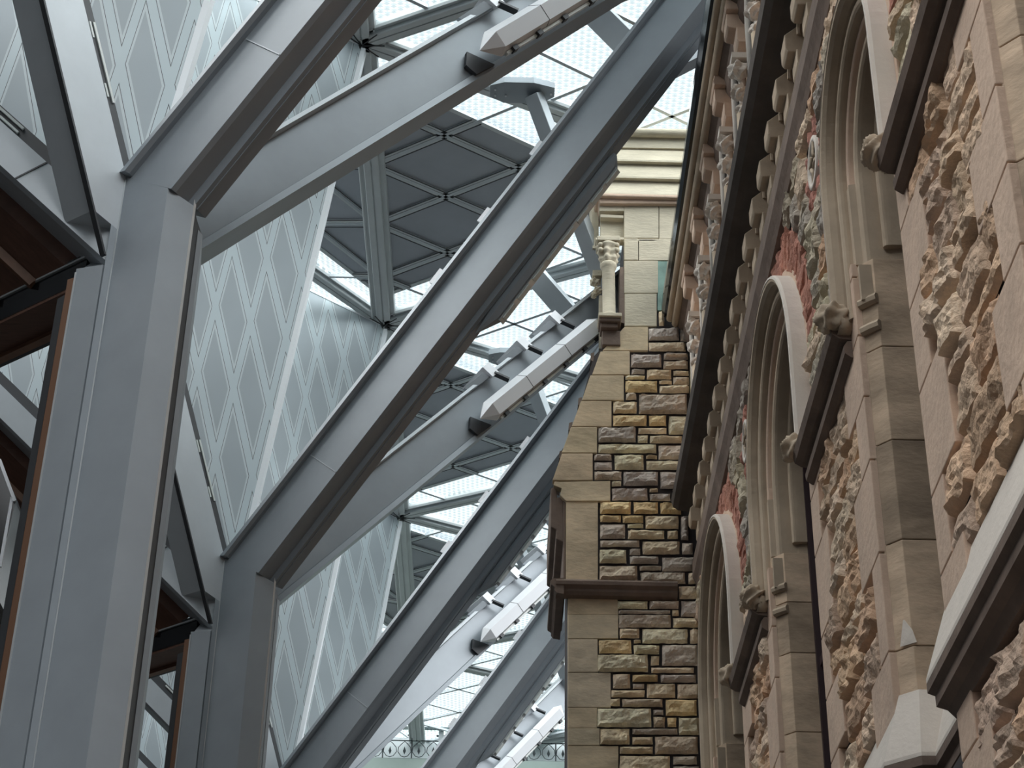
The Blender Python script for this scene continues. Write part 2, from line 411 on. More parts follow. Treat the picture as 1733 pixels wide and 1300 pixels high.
# coloured trim on the left side
tr = MB(); a = P1 + V((-.002, 0, 0)); vprism(tr, [a, a + V((-.024, .012, 0)), a + V((-.02, .06, 0)), a + V((0, .05, 0))], GZ, [3.50] * 4); part(tr, 'bronze_trim', 'bronze', col)
tr = MB(); vprism(tr, [P1 + V((.004, -.004, 0)), P1 + V((-.003, -.001, 0)), P1 + V((-.003, .01, 0)), P1 + V((.004, .01, 0))], GZ, [3.52] * 4)
a = P0 + V((.012, .0, 0)); vprism(tr, [a, a + V((-.004, .002, 0)), a + V((0, .02, 0)), a + V((.005, .02, 0))], GZ, [3.40] * 4); part(tr, 'trim_bead', 'alu', col)
tr = MB(); vprism(tr, [P1 + V((-.027, .013, 0)), P0, P0 + V((.01, .1, 0)), P1 + V((-.01, .12, 0))], GZ, [3.44] * 4); part(tr, 'window_frame', 'steel_dark', col)
# right arm (towards the viewer's right, up): I-section with a deep dark soffit
LA = 2.75 * math.sqrt(1 + .25 + 1.69) / 1 * .92
wA = .222
ar = MB(); sweep(ar, N, dA, nA, [(-.022, 0), (-wA, 0), (-wA - .006, -.02), (-wA - .006, -.085), (-wA - .03, -.095), (-wA - .03, -.165), (-.03, -.165), (-.022, -.1)], LA, cutA)
arm = part(ar, 'arm', 'steel', col)
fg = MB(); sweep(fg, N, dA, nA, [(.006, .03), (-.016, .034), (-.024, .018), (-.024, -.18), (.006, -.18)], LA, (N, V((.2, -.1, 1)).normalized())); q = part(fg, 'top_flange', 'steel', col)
fb = MB(); sweep(fb, N, dA, nA, [(-wA - .030, -.112), (-wA - .034, -.112), (-wA - .034, -.118), (-wA - .030, -.118)], LA, cutA); part(fb, 'edge_line', 'steel', col)
jn = MB(); q = N + dA * .62; u = frame_of(dA, nA); jn.bar(q + nA * .001 - u * .03, q + nA * .001 - u * (wA - .002), .004, .004, upv=nA); part(jn, 'panel_joint', 'steel_light', col)
# right branch (away to the right)
NBp = V((-1.08, 5.25, 3.93)) + frame_of(dB, nB) * .128
wB = .205; LB = 4.25
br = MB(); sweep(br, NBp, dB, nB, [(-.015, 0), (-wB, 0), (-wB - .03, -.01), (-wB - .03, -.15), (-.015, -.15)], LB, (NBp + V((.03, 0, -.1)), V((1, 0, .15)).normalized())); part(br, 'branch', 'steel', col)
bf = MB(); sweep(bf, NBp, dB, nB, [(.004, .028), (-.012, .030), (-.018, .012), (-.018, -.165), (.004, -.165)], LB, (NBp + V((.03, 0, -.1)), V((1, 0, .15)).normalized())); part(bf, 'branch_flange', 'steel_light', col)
bu = MB(); sweep(bu, NBp, dB, nB, [(-wB - .004, .010), (-wB - .030, .014), (-wB - .034, -.155), (-wB - .028, -.155)], LB, (NBp + V((.03, 0, -.1)), V((1, 0, .15)).normalized())); part(bu, 'branch_soffit', 'steel', col)
# left arm leaning towards the viewer
wC = .185
ac = MB(); sweep(ac, N, dC_, nC, [(0, 0), (-wC, 0), (-wC, -.14), (0, -.14)], 2.6, (N + V((0, 0, -.22)), V((.15, .1, 1)).normalized())); part(ac, 'leaning_arm', 'steel_light', col)
ac = MB(); sweep(ac, N, dC_, nC, [(-wC + .002, .006), (-wC - .006, .006), (-wC - .006, -.015), (-wC + .002, -.015)], 2.6, (N + V((0, 0, -.35)), V((.15, .1, 1)).normalized())); part(ac, 'arm_edge', 'steel_dark', col)
ac = MB(); sweep(ac, N, dC_, nC, [(.002, -.015), (.048, -.015), (.048, -.12), (.002, -.12)], 2.6, (N + V((0, 0, .02)), V((0, 0, 1)))); part(ac, 'light_channel', 'steel_dark', col)
ac = MB()
for t in (.28, ):
    q = N + dC_ * t; u = frame_of(dC_, nC)
    sweep(ac, q, dC_, nC, [(.034, -.010), (.044, -.010), (.044, -.02), (.034, -.02)], .30)
    sweep(ac, q + dC_ * .02, dC_, nC, [(.016, -.010), (.024, -.010), (.024, -.02), (.016, -.02)], .05)
    sweep(ac, q + dC_ * .24, dC_, nC, [(.016, -.010), (.024, -.010), (.024, -.02), (.016, -.02)], .06)
part(ac, 'channel_lens', 'led', col)
# left arm going back
wD = .118; cutD = (N + V((-.03, 0, 0)), V((1, -.15, .18)).normalized()); ND = N + frame_of(dD, nD) * -.148
ad = MB(); sweep(ad, ND, dD, nD, [(0, 0), (-wD, 0), (-wD - .01, -.02), (-wD - .01, -.16), (0, -.14)], 2.4, (N + V((-.012, 0, 0)), V((1, 0, .10)).normalized())); part(ad, 'rear_arm', 'steel_light', col)
ad = MB(); q = ND + dD * .235; u = frame_of(dD, nD); ad.bar(q + nD * .001, q + dD * .02 - u * wD + nD * .001, .006, .004, upv=nD); part(ad, 'arm_joint', 'steel_dark', col)
ad = MB(); sweep(ad, ND, dD, nD, [(.004, -.02), (.05, -.02), (.05, -.13), (.004, -.13)], 2.3, (N + V((-.06, 0, 0)), V((1, 0, .05)).normalized())); part(ad, 'rear_channel', 'steel_dark', col)
ad = MB(); sweep(ad, ND + dD * .42, dD, nD, [(.034, -.012), (.043, -.012), (.043, -.03), (.034, -.03)], .5); sweep(ad, ND + dD * .42, dD, nD, [(.012, -.012), (.020, -.012), (.020, -.03), (.012, -.03)], .10); part(ad, 'rear_channel_lens', 'led', col)
for t in (1.62, 2.0, 2.42):
    s_ = MB(); q = N + dA * t + frame_of(dA, nA) * .012 - nA * .02; u_ = frame_of(dA, nA); s_.loft([[q + u_ * a + nA * b_ for a, b_ in ((0, .03), (.035, .03), (.035, -.03), (0, -.03))], [q + dA * .085 + u_ * a + nA * b_ for a, b_ in ((0, .03), (.035, .03), (.035, -.03), (0, -.03))]])
    part(s_, 'junction_box', 'fixture', col)
# storey soffit of timber between the columns, carried by each column's left side
labels = ['nearest branching steel column, its wide shaft at the left edge', 'second branching steel column, its node left of centre low down', 'third branching steel column whose long arm runs to the stone gable', 'fourth branching steel column far down the courtyard']
cols = [col]
for k in range(1, 4): cols.append(copy_tree(col, (0, PER * k, 0)))
for c_, l in zip(cols, labels): tag(c_, l, 'column', 'branching columns along the courtyard')

# timber storey between columns
wd = empty('timber_soffit', (-2.2, 5.9, GZ), 'brown timber soffit with battens beside the nearest column', 'soffit')
e2 = V((-.8, .6, 0)); pb = V((.6, .8, 0)); O_ = onY(113, 452, 5.14); O2 = O_ - e2 * .10
b = MB(); b.loft([[O_, O_ + dD * 2.4, O_ + dD * 2.4 + e2 * 1.3, O_ + e2 * 1.3], [p_ + V((.03, 0, .04)) for p_ in (O_, O_ + dD * 2.4, O_ + dD * 2.4 + e2 * 1.3, O_ + e2 * 1.3)]]); part(b, 'board', 'wood', wd)
for t in (.16, .34, .52, .70, .88, 1.06):
    b = MB(); b.bar(O_ + e2 * t + V((0, 0, -.01)), O_ + e2 * t + dD * 2.3 + V((0, 0, -.01)), .035, .03); part(b, 'batten', 'woodlight', wd)
def along(mb, z0, z1, p0, p1): mb.loft([[q + pb * a_ + V((0, 0, z_)) for a_, z_ in ((p0, z0), (p1, z0), (p1, z1), (p0, z1))] for q in (O2, O2 + e2 * 1.6)])
b = MB(); along(b, -.10, .02, 0, .05); part(b, 'downstand', 'black', wd)
b = MB(); along(b, -.004, .004, -.008, 0); part(b, 'edge_strip', 'alu', wd)
b = MB(); along(b, -.11, -.095, .0, .13); part(b, 'lower_board', 'wood', wd)
b = MB(); along(b, -.125, -.05, .13, .16); part(b, 'fascia', 'woodlight', wd)
b = MB(); along(b, -.12, -.0, .16, .18); part(b, 'rear_edge', 'steel_dark', wd)
w2 = copy_tree(wd, (0, PER, 0)); w2['label'] = 'timber soffit seen through the gap beside the second column'
bg_ = empty('black_glass_box', (-1.62, 5.3, GZ), 'black glass lift box with white metal edges, at the left edge', 'glass box')
p = [onY(-60, 700, 5.3), onY(0, 780, 5.3), onY(26, 850, 5.3), onY(-10, 1000, 5.3), onY(-60, 1000, 5.3)]
b = MB(); b.prism(p, (0, .25, 0)); part(b, 'glass_body', 'black', bg_)
b = MB(); b.bar(p[1] + V((0, -.005, 0)), p[2] + V((0, -.005, 0)), .010, .010); b.bar(onY(21, 842, 5.3), onY(0, 960, 5.3), .007, .01); part(b, 'edge_strip', 'fixture', bg_)

# ---------------------------------------------------------------- lights on branches and arms
def light_bar():
    n = nB; d = dB; u = frame_of(d, n)
    root = empty('linear_light_fixture', V((-.14, 5.5, 4.5)))
    a0 = 1.60; a1 = 2.56; off = .10
    c = NBp + u * -.165 + n * off
    hexp = [(.055, .0), (.018, .05), (-.050, .035), (-.062, -.02), (-.01, -.045), (.048, -.03)]
    mb = MB(); q = lambda t: [c + d * t + u * a + n * b_ for a, b_ in hexp]
    tip = c + d * (a0 - .09) + u * -.0
    rings = [[tip + (p_ - c) * .02 for p_ in q(0)], q(a0), q(a1), [c + d * (a1 + .07) + u * .02 + (p_ - c) * .02 for p_ in q(0)]]
    mb.loft(rings); hs = part(mb, 'housing', 'fixture', root)
    s = MB()
    for t in (a0 + .30, a0 + .66):
        s = MB(); r1 = [p_ + (p_ - c - d * t) * .012 for p_ in q(t)]; s.loft([r1, [p_ + d * .004 for p_ in r1]])
        part(s, 'housing_joint', 'steel_dark', hs)
    s = MB(); s.bar(c + d * (a0 + .02) - u * .066 - n * .01, c + d * a1 - u * .066 - n * .01, .02, .012, upv=u); part(s, 'lens_strip', 'led', root)
    for t in (a0 + .05, a0 + .22, a0 + .40, a0 + .6, a0 + .78, a0 + .9):
        s = MB(); s.bar(c + d * t - u * .068, c + d * (t + .03) - u * .068, .03, .02, upv=u); part(s, 'bracket', 'steel_dark', root)
    bq = (tip - d * .035 + u * .0, tip - d * .025 - u * .055, tip + d * .09 - u * .060, tip + d * .02 + u * .045)
    s = MB(); s.loft([[x - n * .075 for x in bq], [x - n * .095 for x in bq]])
    part(s, 'end_bracket', 'steel_dark', root)
    for t in (1.80, 2.11, 2.42):
        q0 = NBp + d * t
        s = MB(); s.loft([[q0 + u * x + n * y_ for x, y_ in ((.045, .05), (-.03, .06), (-.03, .035), (.005, .03), (.005, -.20), (.045, -.20))], [q0 + d * .055 + u * x + n * y_ for x, y_ in ((.045, .05), (-.03, .06), (-.03, .035), (.005, .03), (.005, -.20), (.045, -.20))]])
        cl = part(s, 'clamp', 'fixture', root)
        s = MB(); s.bar(q0 + d * .03 + n * .05 - u * .02, q0 + d * .06 + n * .07 - u * .10, .03, .012, upv=d); part(s, 'clamp_leg', 'steel_dark', cl)
        s = MB(); s.prism([q0 + u * .02 - d * .02 + n * .045, q0 + u * .02 - d * .17 + n * .02, q0 - u * .015 - d * .15 + n * .02, q0 - u * .02 - d * .0 + n * .045], -nB * .02); part(s, 'clamp_stay', 'steel', cl)
    return root
lb = light_bar()
lls = ['pale linear light clamped to the nearest branch, top centre', 'pale linear light with three clamps on the second branch, mid picture', 'pale linear light with three clamps on the third branch, left of the stone gable', 'pale linear light low on the fourth branch by the railing']
L = [lb] + [copy_tree(lb, (0, PER * k, 0)) for k in range(1, 4)]
for c_, l in zip(L, lls): tag(c_, l, 'light fixture', 'linear lights clamped to branches')
def ledge():
    n = nA; d = dA; u = frame_of(d, n)
    root = empty('arm_underlight', V((-.15, 4.6, 4.7)))
    c = N + u * (-wA - .050) - n * .12; a0, a1 = 1.66, 2.60
    mb = MB(); pr = [(.015, .0), (-.012, .0), (-.035, -.02), (-.035, -.055), (-.01, -.07), (.015, -.05)]
    def q(t, s=1): return [c + d * t + u * a * s + n * b_ * s for a, b_ in pr]
    mb.loft([[p_ for p_ in q(a0 - .12, .05)], q(a0), q(a1), q(a1 + .05, .3)]); part(mb, 'housing', 'steel', root)
    s = MB(); s.bar(c + d * a0 - u * .040 - n * .05, c + d * a1 - u * .040 - n * .05, .04, .008, upv=u); part(s, 'rail', 'alu', root)
    for i in range(8):
        t = a0 + .02 + i * .118
        s = MB(); s.bar(c + d * t - u * .048 - n * .046, c + d * (t + .088) - u * .048 - n * .046, .026, .008, upv=u); part(s, 'lens', 'led', root)
    return root
lg = ledge(); lg.location = V(lg.location)
LG = [lg] + [copy_tree(lg, (0, PER * k, 0)) for k in range(1, 4)]
for c_, l in zip(LG, ['dark slotted light rail under the nearest arm', 'dark slotted light rail under the long central arm', 'dark slotted light rail under the third arm beside the stone gable', 'dark slotted light rail under the fourth arm, low by the railing']): tag(c_, l, 'light fixture', 'slotted light rails under the arms')
# roof struts with gusset plates
def strut(name, a, b, w_, t_, gus):
    root = empty(name, a)
    s = MB(); s.bar(a, b, w_, t_, upv=(1, -1, .2)); part(s, 'post', 'steel_light', root, bevel=.004)
    if gus:
        a = V(a); s = MB()
        pl = [(-.20, -.06), (-.20, .04), (-.12, .09), (.09, .09), (.17, .03), (.17, -.05), (.05, -.09), (-.12, -.09)]
        s.loft([[V((a.x + x - .05, a.y + y_, a.z + .01)) for x, y_ in pl], [V((a.x + x - .05, a.y + y_, a.z + .05)) for x, y_ in pl]]); gu = part(s, 'gusset_plate', 'steel', root)
        for x, y_ in ((-.22, -.03), (-.22, .02), (-.16, .02), (.1, 0)):
            s = MB(); s.lathe((a.x + x, a.y + y_, a.z), [(.006, 0), (.006, .012)], 8); part(s, 'bolt', 'fixture', gu)
    return root
ga = onZ(903, 160, 7.12); gd = V((.40, .55, -.85))
s1 = strut('roof_strut', ga, ga + gd * 1.5, .075, .09, True)
pa = onZ(896, 455, 7.2); pd = V((.40, -.05, -.58))
s2 = strut('roof_strut', V((pa.x, pa.y, pa.z)), pa + pd * 1.12, .05, .14, False)
SS = [s1, copy_tree(s1, (0, PER, 0)), copy_tree(s1, (0, 2 * PER, 0)), s2, copy_tree(s2, (0, -PER, 0)), copy_tree(s2, (0, PER, 0))]
for c_, l in zip(SS, ['pale strut dropping from the hexagonal gusset plate above the central arm', 'pale strut and gusset plate behind the second linear light', 'far strut and gusset plate beside the third linear light', 'broad flat strut right of the slotted rail, left of the stone colonnette', 'broad flat strut at the top, between linear light and central arm', 'broad flat strut glimpsed beside the stone gable cornice']): tag(c_, l, 'strut', 'struts under the glass roof')
np_ = MB(); np_.prism([onY(1190, 20, 7.2), onY(1190, 92, 7.2), onY(1132, 122, 7.2), onY(1120, 130, 7.2), onY(1125, 100, 7.2), onY(1170, 40, 7.2)], (0.0, .08, .0))
tag(np_.build('roof_node_plate', 'steel_light'), 'pale triangular plate where the central arm meets the roof edge', 'steel plate')

# ================================================================== FAR END
fe = empty('wall_back', (0, 18.9, GZ), 'pale copper clad roof slope closing the far end', kind='structure')
b = MB(); b.add([(-5, 18.9, 6.88), (4, 18.9, 6.88), (4, 22.2, 8.9), (-5, 22.2, 8.9), (-5, 18.9, GZ), (4, 18.9, GZ)], [(0, 1, 2, 3), (0, 1, 5, 4)]); part(b, 'copper_slope', 'palecopper', fe); b = MB(); b.box((-5, 18.74, 6.9), (4, 18.78, 7.27)); part(b, 'pale_backing', 'whitebeam', fe)
b = MB(); b.box((-5, 18.55, 6.62), (4, 18.86, 6.97)); part(b, 'gutter', 'palecopper', fe)
b = MB(); b.box((-5, 18.42, 7.27), (4, 18.52, 7.34)); b.box((-.62, 18.5, 6.6), (-.57, 18.55, 7.30)); b.box((.96, 18.5, 6.6), (1.0, 18.55, 7.30)); part(b, 'end_beam', 'whitebeam', fe)
rl = empty('iron_cresting', (0, 18.62, 6.977), 'dark wrought iron cresting with fleur finials along the far roof', 'railing')
ya = 18.62; z0 = 6.977; zt = z0 + .213
s = MB(); s.bar((-2.2, ya, zt), (2.0, ya, zt), .010, .010); s.bar((-2.2, ya, z0 + .015), (2.0, ya, z0 + .015), .012, .010); part(s, 'rail', 'iron', rl)
x = -1.8
while x < 1.3:
    s = MB(); s.tube([(x, ya, z0), (x, ya, zt + .12)], .007, 6); s.bar((x - .04, ya, zt + .06), (x + .04, ya, zt + .06), .014, .014); s.ball((x, ya, zt + .115), .016, 6); s.ball((x - .037, ya, zt + .06), .013, 5); s.ball((x + .037, ya, zt + .06), .013, 5)
    fp = part(s, 'finial_post', 'iron', rl)
    for cx in (x + .075, x + .225):
        s = MB(); s.tube([(cx - .068, ya, z0 + .09), (cx - .062, ya, z0 + .14), (cx - .028, ya, z0 + .18), (cx, ya, zt - .01), (cx + .028, ya, z0 + .18), (cx + .062, ya, z0 + .14), (cx + .068, ya, z0 + .09), (cx + .035, ya, z0 + .045), (cx, ya, z0 + .035), (cx - .035, ya, z0 + .045), (cx - .068, ya, z0 + .09)], .0042, 5)
        s.loft([[(cx, ya, z0 + .06)] * 4, [(cx - .016, ya, z0 + .10), (cx, ya - .006, z0 + .10), (cx + .016, ya, z0 + .10), (cx, ya + .006, z0 + .10)], [(cx, ya, z0 + .15)] * 4])
        part(s, 'scroll_panel', 'iron', rl)
    x += .30

# ================================================================== STONE
ROCKS = [(.46, .38, .27), (.50, .42, .31), (.42, .35, .27), (.38, .33, .28), (.54, .45, .33), (.34, .30, .27), (.52, .38, .22), (.45, .36, .26)]
def rock(mb, c00, ex, ey, nrm, depth=.03, colr=None, nu=None, nv=None, seed=0, rag=.25):
    """a rock-faced block: c00 corner, ex/ey edge vectors, nrm outward"""
    ex = V(ex); ey = V(ey); nrm = V(nrm); lx, ly = ex.length, ey.length
    nu = nu or max(5, min(22, int(lx / .0125))); nv = nv or max(4, min(11, int(ly / .0115)))
    so = V((seed * 3.7, seed * 1.3, seed * 7.1)); pts = []; faces = []
    tilt = (random.random() - .5) * .5
    for j in range(nv + 1):
        for i in range(nu + 1):
            a, b_ = i / nu, j / nv
            e = min(min(a, 1 - a) * lx, min(b_, 1 - b_) * ly)
            h = min(1, e / .016)
            q = V(c00) + ex * a + ey * b_
            qs = V((q.x * 15, q.y * 11, q.z * 26)); nz = noise.fractal(qs + so, .75, 2.2, 4) * .55 + noise.noise(q * 8 + so) * .6
            ridge = abs(noise.noise(V((q.x * 13, q.y * 13, q.z * 34)) + so)) * .9
            k = h ** .6 * (.55 + .55 * nz + rag * ridge + tilt * (b_ - .5))
            jit = V((0, 0, 0)) if 0 < i < nu and 0 < j < nv else (ex.normalized() * noise.noise(q * 30 + so) + ey.normalized() * noise.noise(q * 31 - so)) * .003
            pts.append(q + nrm * depth * max(k, -.1 if h > 0 else -.25) + jit)
    for j in range(nv):
        for i in range(nu):
            a = j * (nu + 1) + i; faces.append((a, a + 1, a + nu + 2, a + nu + 1))
    mb.col = colr or random.choice(ROCKS); mb.add(pts, faces)
def vary(c, a=.12):
    k = 1 + random.uniform(-a, a); return tuple(min(1, q * k * (1 + s_)) for q, s_ in zip(c, (random.uniform(0, .04), 0, random.uniform(-.05, .0))))

# ---------------------------------------------------------------- right-hand façade  (wall face X = 1, seen along Y)
WIN = [  # near edge, far edge, springing height
    (2.06, 2.915, 3.42), (3.797, 4.39, 3.45), (5.30, 6.25, 3.40), (7.14, 8.17, 3.39)]
YE = 8.64; ZB = 1.0; ZTOP = 6.0
fac = empty('wall_right', (1.1, 6, GZ), 'long rubble sandstone facade with dressed quoins, right side', kind='structure')
SILL = 1.50
def arch_pts(w, r, z0, n=18, side=None):
    y0, y1, zs = w; c = (y0 + y1) / 2; R = (y1 - y0) / 2 + r
    pts = [(c - R, z0)] + [(c - R * math.cos(math.pi * i / n), zs + R * math.sin(math.pi * i / n)) for i in range(n + 1)] + [(c + R, z0)]
    return pts
outer = [(1.5, GZ), (YE, GZ), (YE, 6.3), (1.5, 6.3)]
loops = [outer] + [arch_pts(w_, .02, SILL)[::-1] for w_ in WIN]
flat = [p for l in loops for p in l]
tris = tessellate_polygon([[V((a, b_, 0)) for a, b_ in l] for l in loops])
mb = MB(); mb.add([(1.012, a, b_) for a, b_ in flat], [tuple(t) for t in tris])
mb.box((1.3, 1.5, GZ), (1.35, YE, 6.3)); mb.box((1.012, YE - .001, GZ), (1.35, YE + .03, 6.3))
part(mb, 'mortar_core', 'mortar', fac)
def in_open(y, z, m=0.0):
    for y0, y1, zs in WIN:
        c = (y0 + y1) / 2; R = (y1 - y0) / 2 + m
        if abs(y - c) < R and SILL < z < zs: return True
        if z >= zs and (y - c) ** 2 + (z - zs) ** 2 < R * R: return True
    return False
ROSES = [(4.845, 3.90, .085), (6.70, 3.92, .085), (3.30, 3.95, .085)]
RB = []                             # zone of pinkish relieving arches
def relief(y, z):
    for y0, y1, zs in WIN:
        c = (y0 + y1) / 2; R = (y1 - y0) / 2
        d = math.hypot(y - c, z - zs)
        if z > zs - .02 and R + .10 < d < R + .30: return True
    return False
rub = MB(); z = GZ + .3; seed = 1
z = 1.0
WARM = [(.58, .40, .27), (.52, .38, .27), (.60, .45, .33), (.50, .34, .23), (.62, .48, .36), (.46, .34, .26), (.55, .36, .24)]
DULL = [(.40, .34, .26), (.45, .38, .29), (.36, .31, .25), (.48, .42, .31), (.33, .29, .25)]
QUOINS = []
for wi, (y0, y1, zs) in enumerate(WIN):
    for side in (0, 1):
        zq = 1.0; k = wi
        while zq < zs - .30:
            h = random.choice((.20, .24, .28)); h = min(h, zs - .28 - zq)
            L_ = (.12 if k % 2 else .24) + random.uniform(-.015, .02); k += 1
            a, b_ = (y0 - L_, y0) if side == 0 else (y1, y1 + L_)
            QUOINS.append((a, b_, zq, zq + h, vary((1.0, .97, .94), .07))); zq += h
def free_spans(z):                  # wall face between openings and quoins at one height
    blk = []
    for y0, y1, zs in WIN:
        if z < zs: blk.append((y0 - .03, y1 + .03) if z < zs - .28 else (y0 - .125, y1 + .125))
        elif z < zs + (y1 - y0) / 2 + .3:
            c = (y0 + y1) / 2; R = (y1 - y0) / 2 + (.29 if z > zs - .02 else .12)
            dz = z - zs
            if dz < R: w = math.sqrt(R * R - dz * dz); blk.append((c - w, c + w))
    for a, b_, z0_, z1_, c_ in QUOINS:
        if z0_ <= z < z1_: blk.append((a, b_))
    for a, b_, r in ROSES:
        R = r + .075
        if abs(z - b_) < R: w = math.sqrt(R * R - (z - b_) ** 2); blk.append((a - w, a + w))
    blk.sort(); out = []; y = 2.2
    for a, b_ in blk:
        if a > y + .03: out.append((y, a))
        y = max(y, b_)
    if y < YE: out.append((y, YE))
    return out
while z < 4.06:
    h = random.choice((.07, .09, .11, .13)); zm = z + h / 2
    if 1.50 < zm < 1.87: z += h; continue
    for a, b_ in free_spans(zm):
        n = max(1, round((b_ - a) / (random.uniform(.16, .24)))); cuts = [a] + sorted(a + (b_ - a) * (i + random.uniform(-.25, .25)) / n for i in range(1, n)) + [b_]
        for y, y2 in zip(cuts, cuts[1:]):
            if y2 - y < .03: continue
            base = random.choice(WARM if zm < 3.05 else DULL if random.random() < .7 else WARM)
            rock(rub, (1.006, y + .003, z + .003), (0, y2 - y - .006, 0), (0, 0, h - .006), (-1, 0, 0), random.uniform(.024, .046), vary(tuple(q * 1.25 for q in base)), seed=seed, rag=.5); seed += 1
    z += h
part(rub, 'rubble', 'rock', fac)
# pinkish relieving arches and rose surrounds
red = MB()
for y0, y1, zs in WIN:
    c = (y0 + y1) / 2; R = (y1 - y0) / 2; n = int((R + .2) * math.pi / .085)
    for i in range(n):
        a0 = math.pi * (i + .06) / n; a1 = math.pi * (i + .94) / n; r0 = R + .105; r1 = R + random.uniform(.24, .30)
        P_ = lambda a, r: V((1.008, c - r * math.cos(a), zs + r * math.sin(a)))
        p00 = P_(a0, r0); p10 = P_(a1, r0); p01 = P_(a0, r1)
        rock(red, p00, (P_((a0 + a1) / 2, r1) - P_((a0 + a1) / 2, r0)), p10 - p00 + (P_(a1, r1) - P_(a0, r1)) * .25, (-1, 0, 0), .026, vary((.48, .22, .16)), seed=seed); seed += 1
for a, b_, r in ROSES:
    for i in range(10):
        t = 2 * math.pi * i / 10; q = V((1.006, a + (r + .01) * math.cos(t), b_ + (r + .01) * math.sin(t)))
        rad = V((0, math.cos(t), math.sin(t))); tan = V((0, -math.sin(t), math.cos(t)))
        rock(red, q - tan * .026, rad * .075, tan * .052, (-1, 0, 0), .022, vary((.46, .21, .16)), seed=seed); seed += 1
part(red, 'relieving_arch', 'rock', fac)
# smooth quoins, alternately long and short
qn = MB()
for a, b_, z0_, z1_, c_ in QUOINS:
    qn.col = c_; qn.box((.985, a, z0_ + .002), (1.05, b_, z1_ - .002))
qn_o = MB(); qn_o.v, qn_o.f = qn.v, qn.f; qn_o.c = [(c[0] * 1.0, c[1], c[2]) for c in qn.c]
part(qn_o, 'quoin', 'sandwarm', fac, bevel=.003)
# jamb stones above the quoins up to the arch
def roll(cr, cx, r, a0, a1, n=6):     # arc of a roll moulding in (radial, X)
    return [(cr + r * math.cos(math.radians(a0 + (a1 - a0) * i / n)), cx + r * math.sin(math.radians(a0 + (a1 - a0) * i / n))) for i in range(n + 1)]
def arch_sweep(mb, w_, prof, z0, n=28):
    y0, y1, zs = w_; c = (y0 + y1) / 2; R0 = (y1 - y0) / 2; rings = []
    st = [(math.pi, z0 - zs), (math.pi, 0)]
    def ring(ang, dz):
        return [V((x, c + (R0 + r) * math.cos(ang), zs + dz + (R0 + r) * math.sin(ang))) for r, x in prof]
    rings = [ring(math.pi, z0 - zs)] + [ring(math.pi - math.pi * i / n, 0) for i in range(n + 1)] + [ring(0, z0 - zs)]
    mb.loft(rings)
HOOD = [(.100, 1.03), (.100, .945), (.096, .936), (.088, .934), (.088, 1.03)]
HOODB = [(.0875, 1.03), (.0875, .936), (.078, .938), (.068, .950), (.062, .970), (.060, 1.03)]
BACK = [(.125, 1.04), (.125, .995), (.1005, .995), (.1005, 1.04)]
ORD1 = [(.060, 1.06), (.060, .985)] + roll(.045, .990, .016, 0, -180) + [(.029, 1.01), (.029, 1.06)]
ORD2 = [(.030, 1.10), (.030, 1.012)] + roll(.020, 1.012, .010, 0, -180) + [(.008, 1.03), (.008, 1.10)]
ORD3 = [(.010, 1.13), (.010, 1.035)] + roll(-.008, 1.038, .019, 0, -180) + [(-.028, 1.06), (-.028, 1.13)]
ORD4 = [(-.025, 1.15), (-.025, 1.085)] + roll(-.038, 1.088, .013, 0, -180) + [(-.052, 1.10), (-.052, 1.15)]
wl = ['', 'nearest tall arched window with pale hood mould, upper right', 'middle arched window with pale hood mould', 'far arched window with pale hood, lowest beside the stone pier']
def boss(mb, c, r, seed_):
    tw = 1 + seed_ % 3
    def fn(d, th, ph):
        return 1 + .20 * (1 - 2 * abs(math.sin(2.5 * ph + tw * 1.3 * th))) * math.sin(th) + .08 * math.sin(7 * th + seed_) + .06 * noise.noise(d * 5 + V((seed_, 0, 0)))
    mb.ball(c, r, 28, fn)
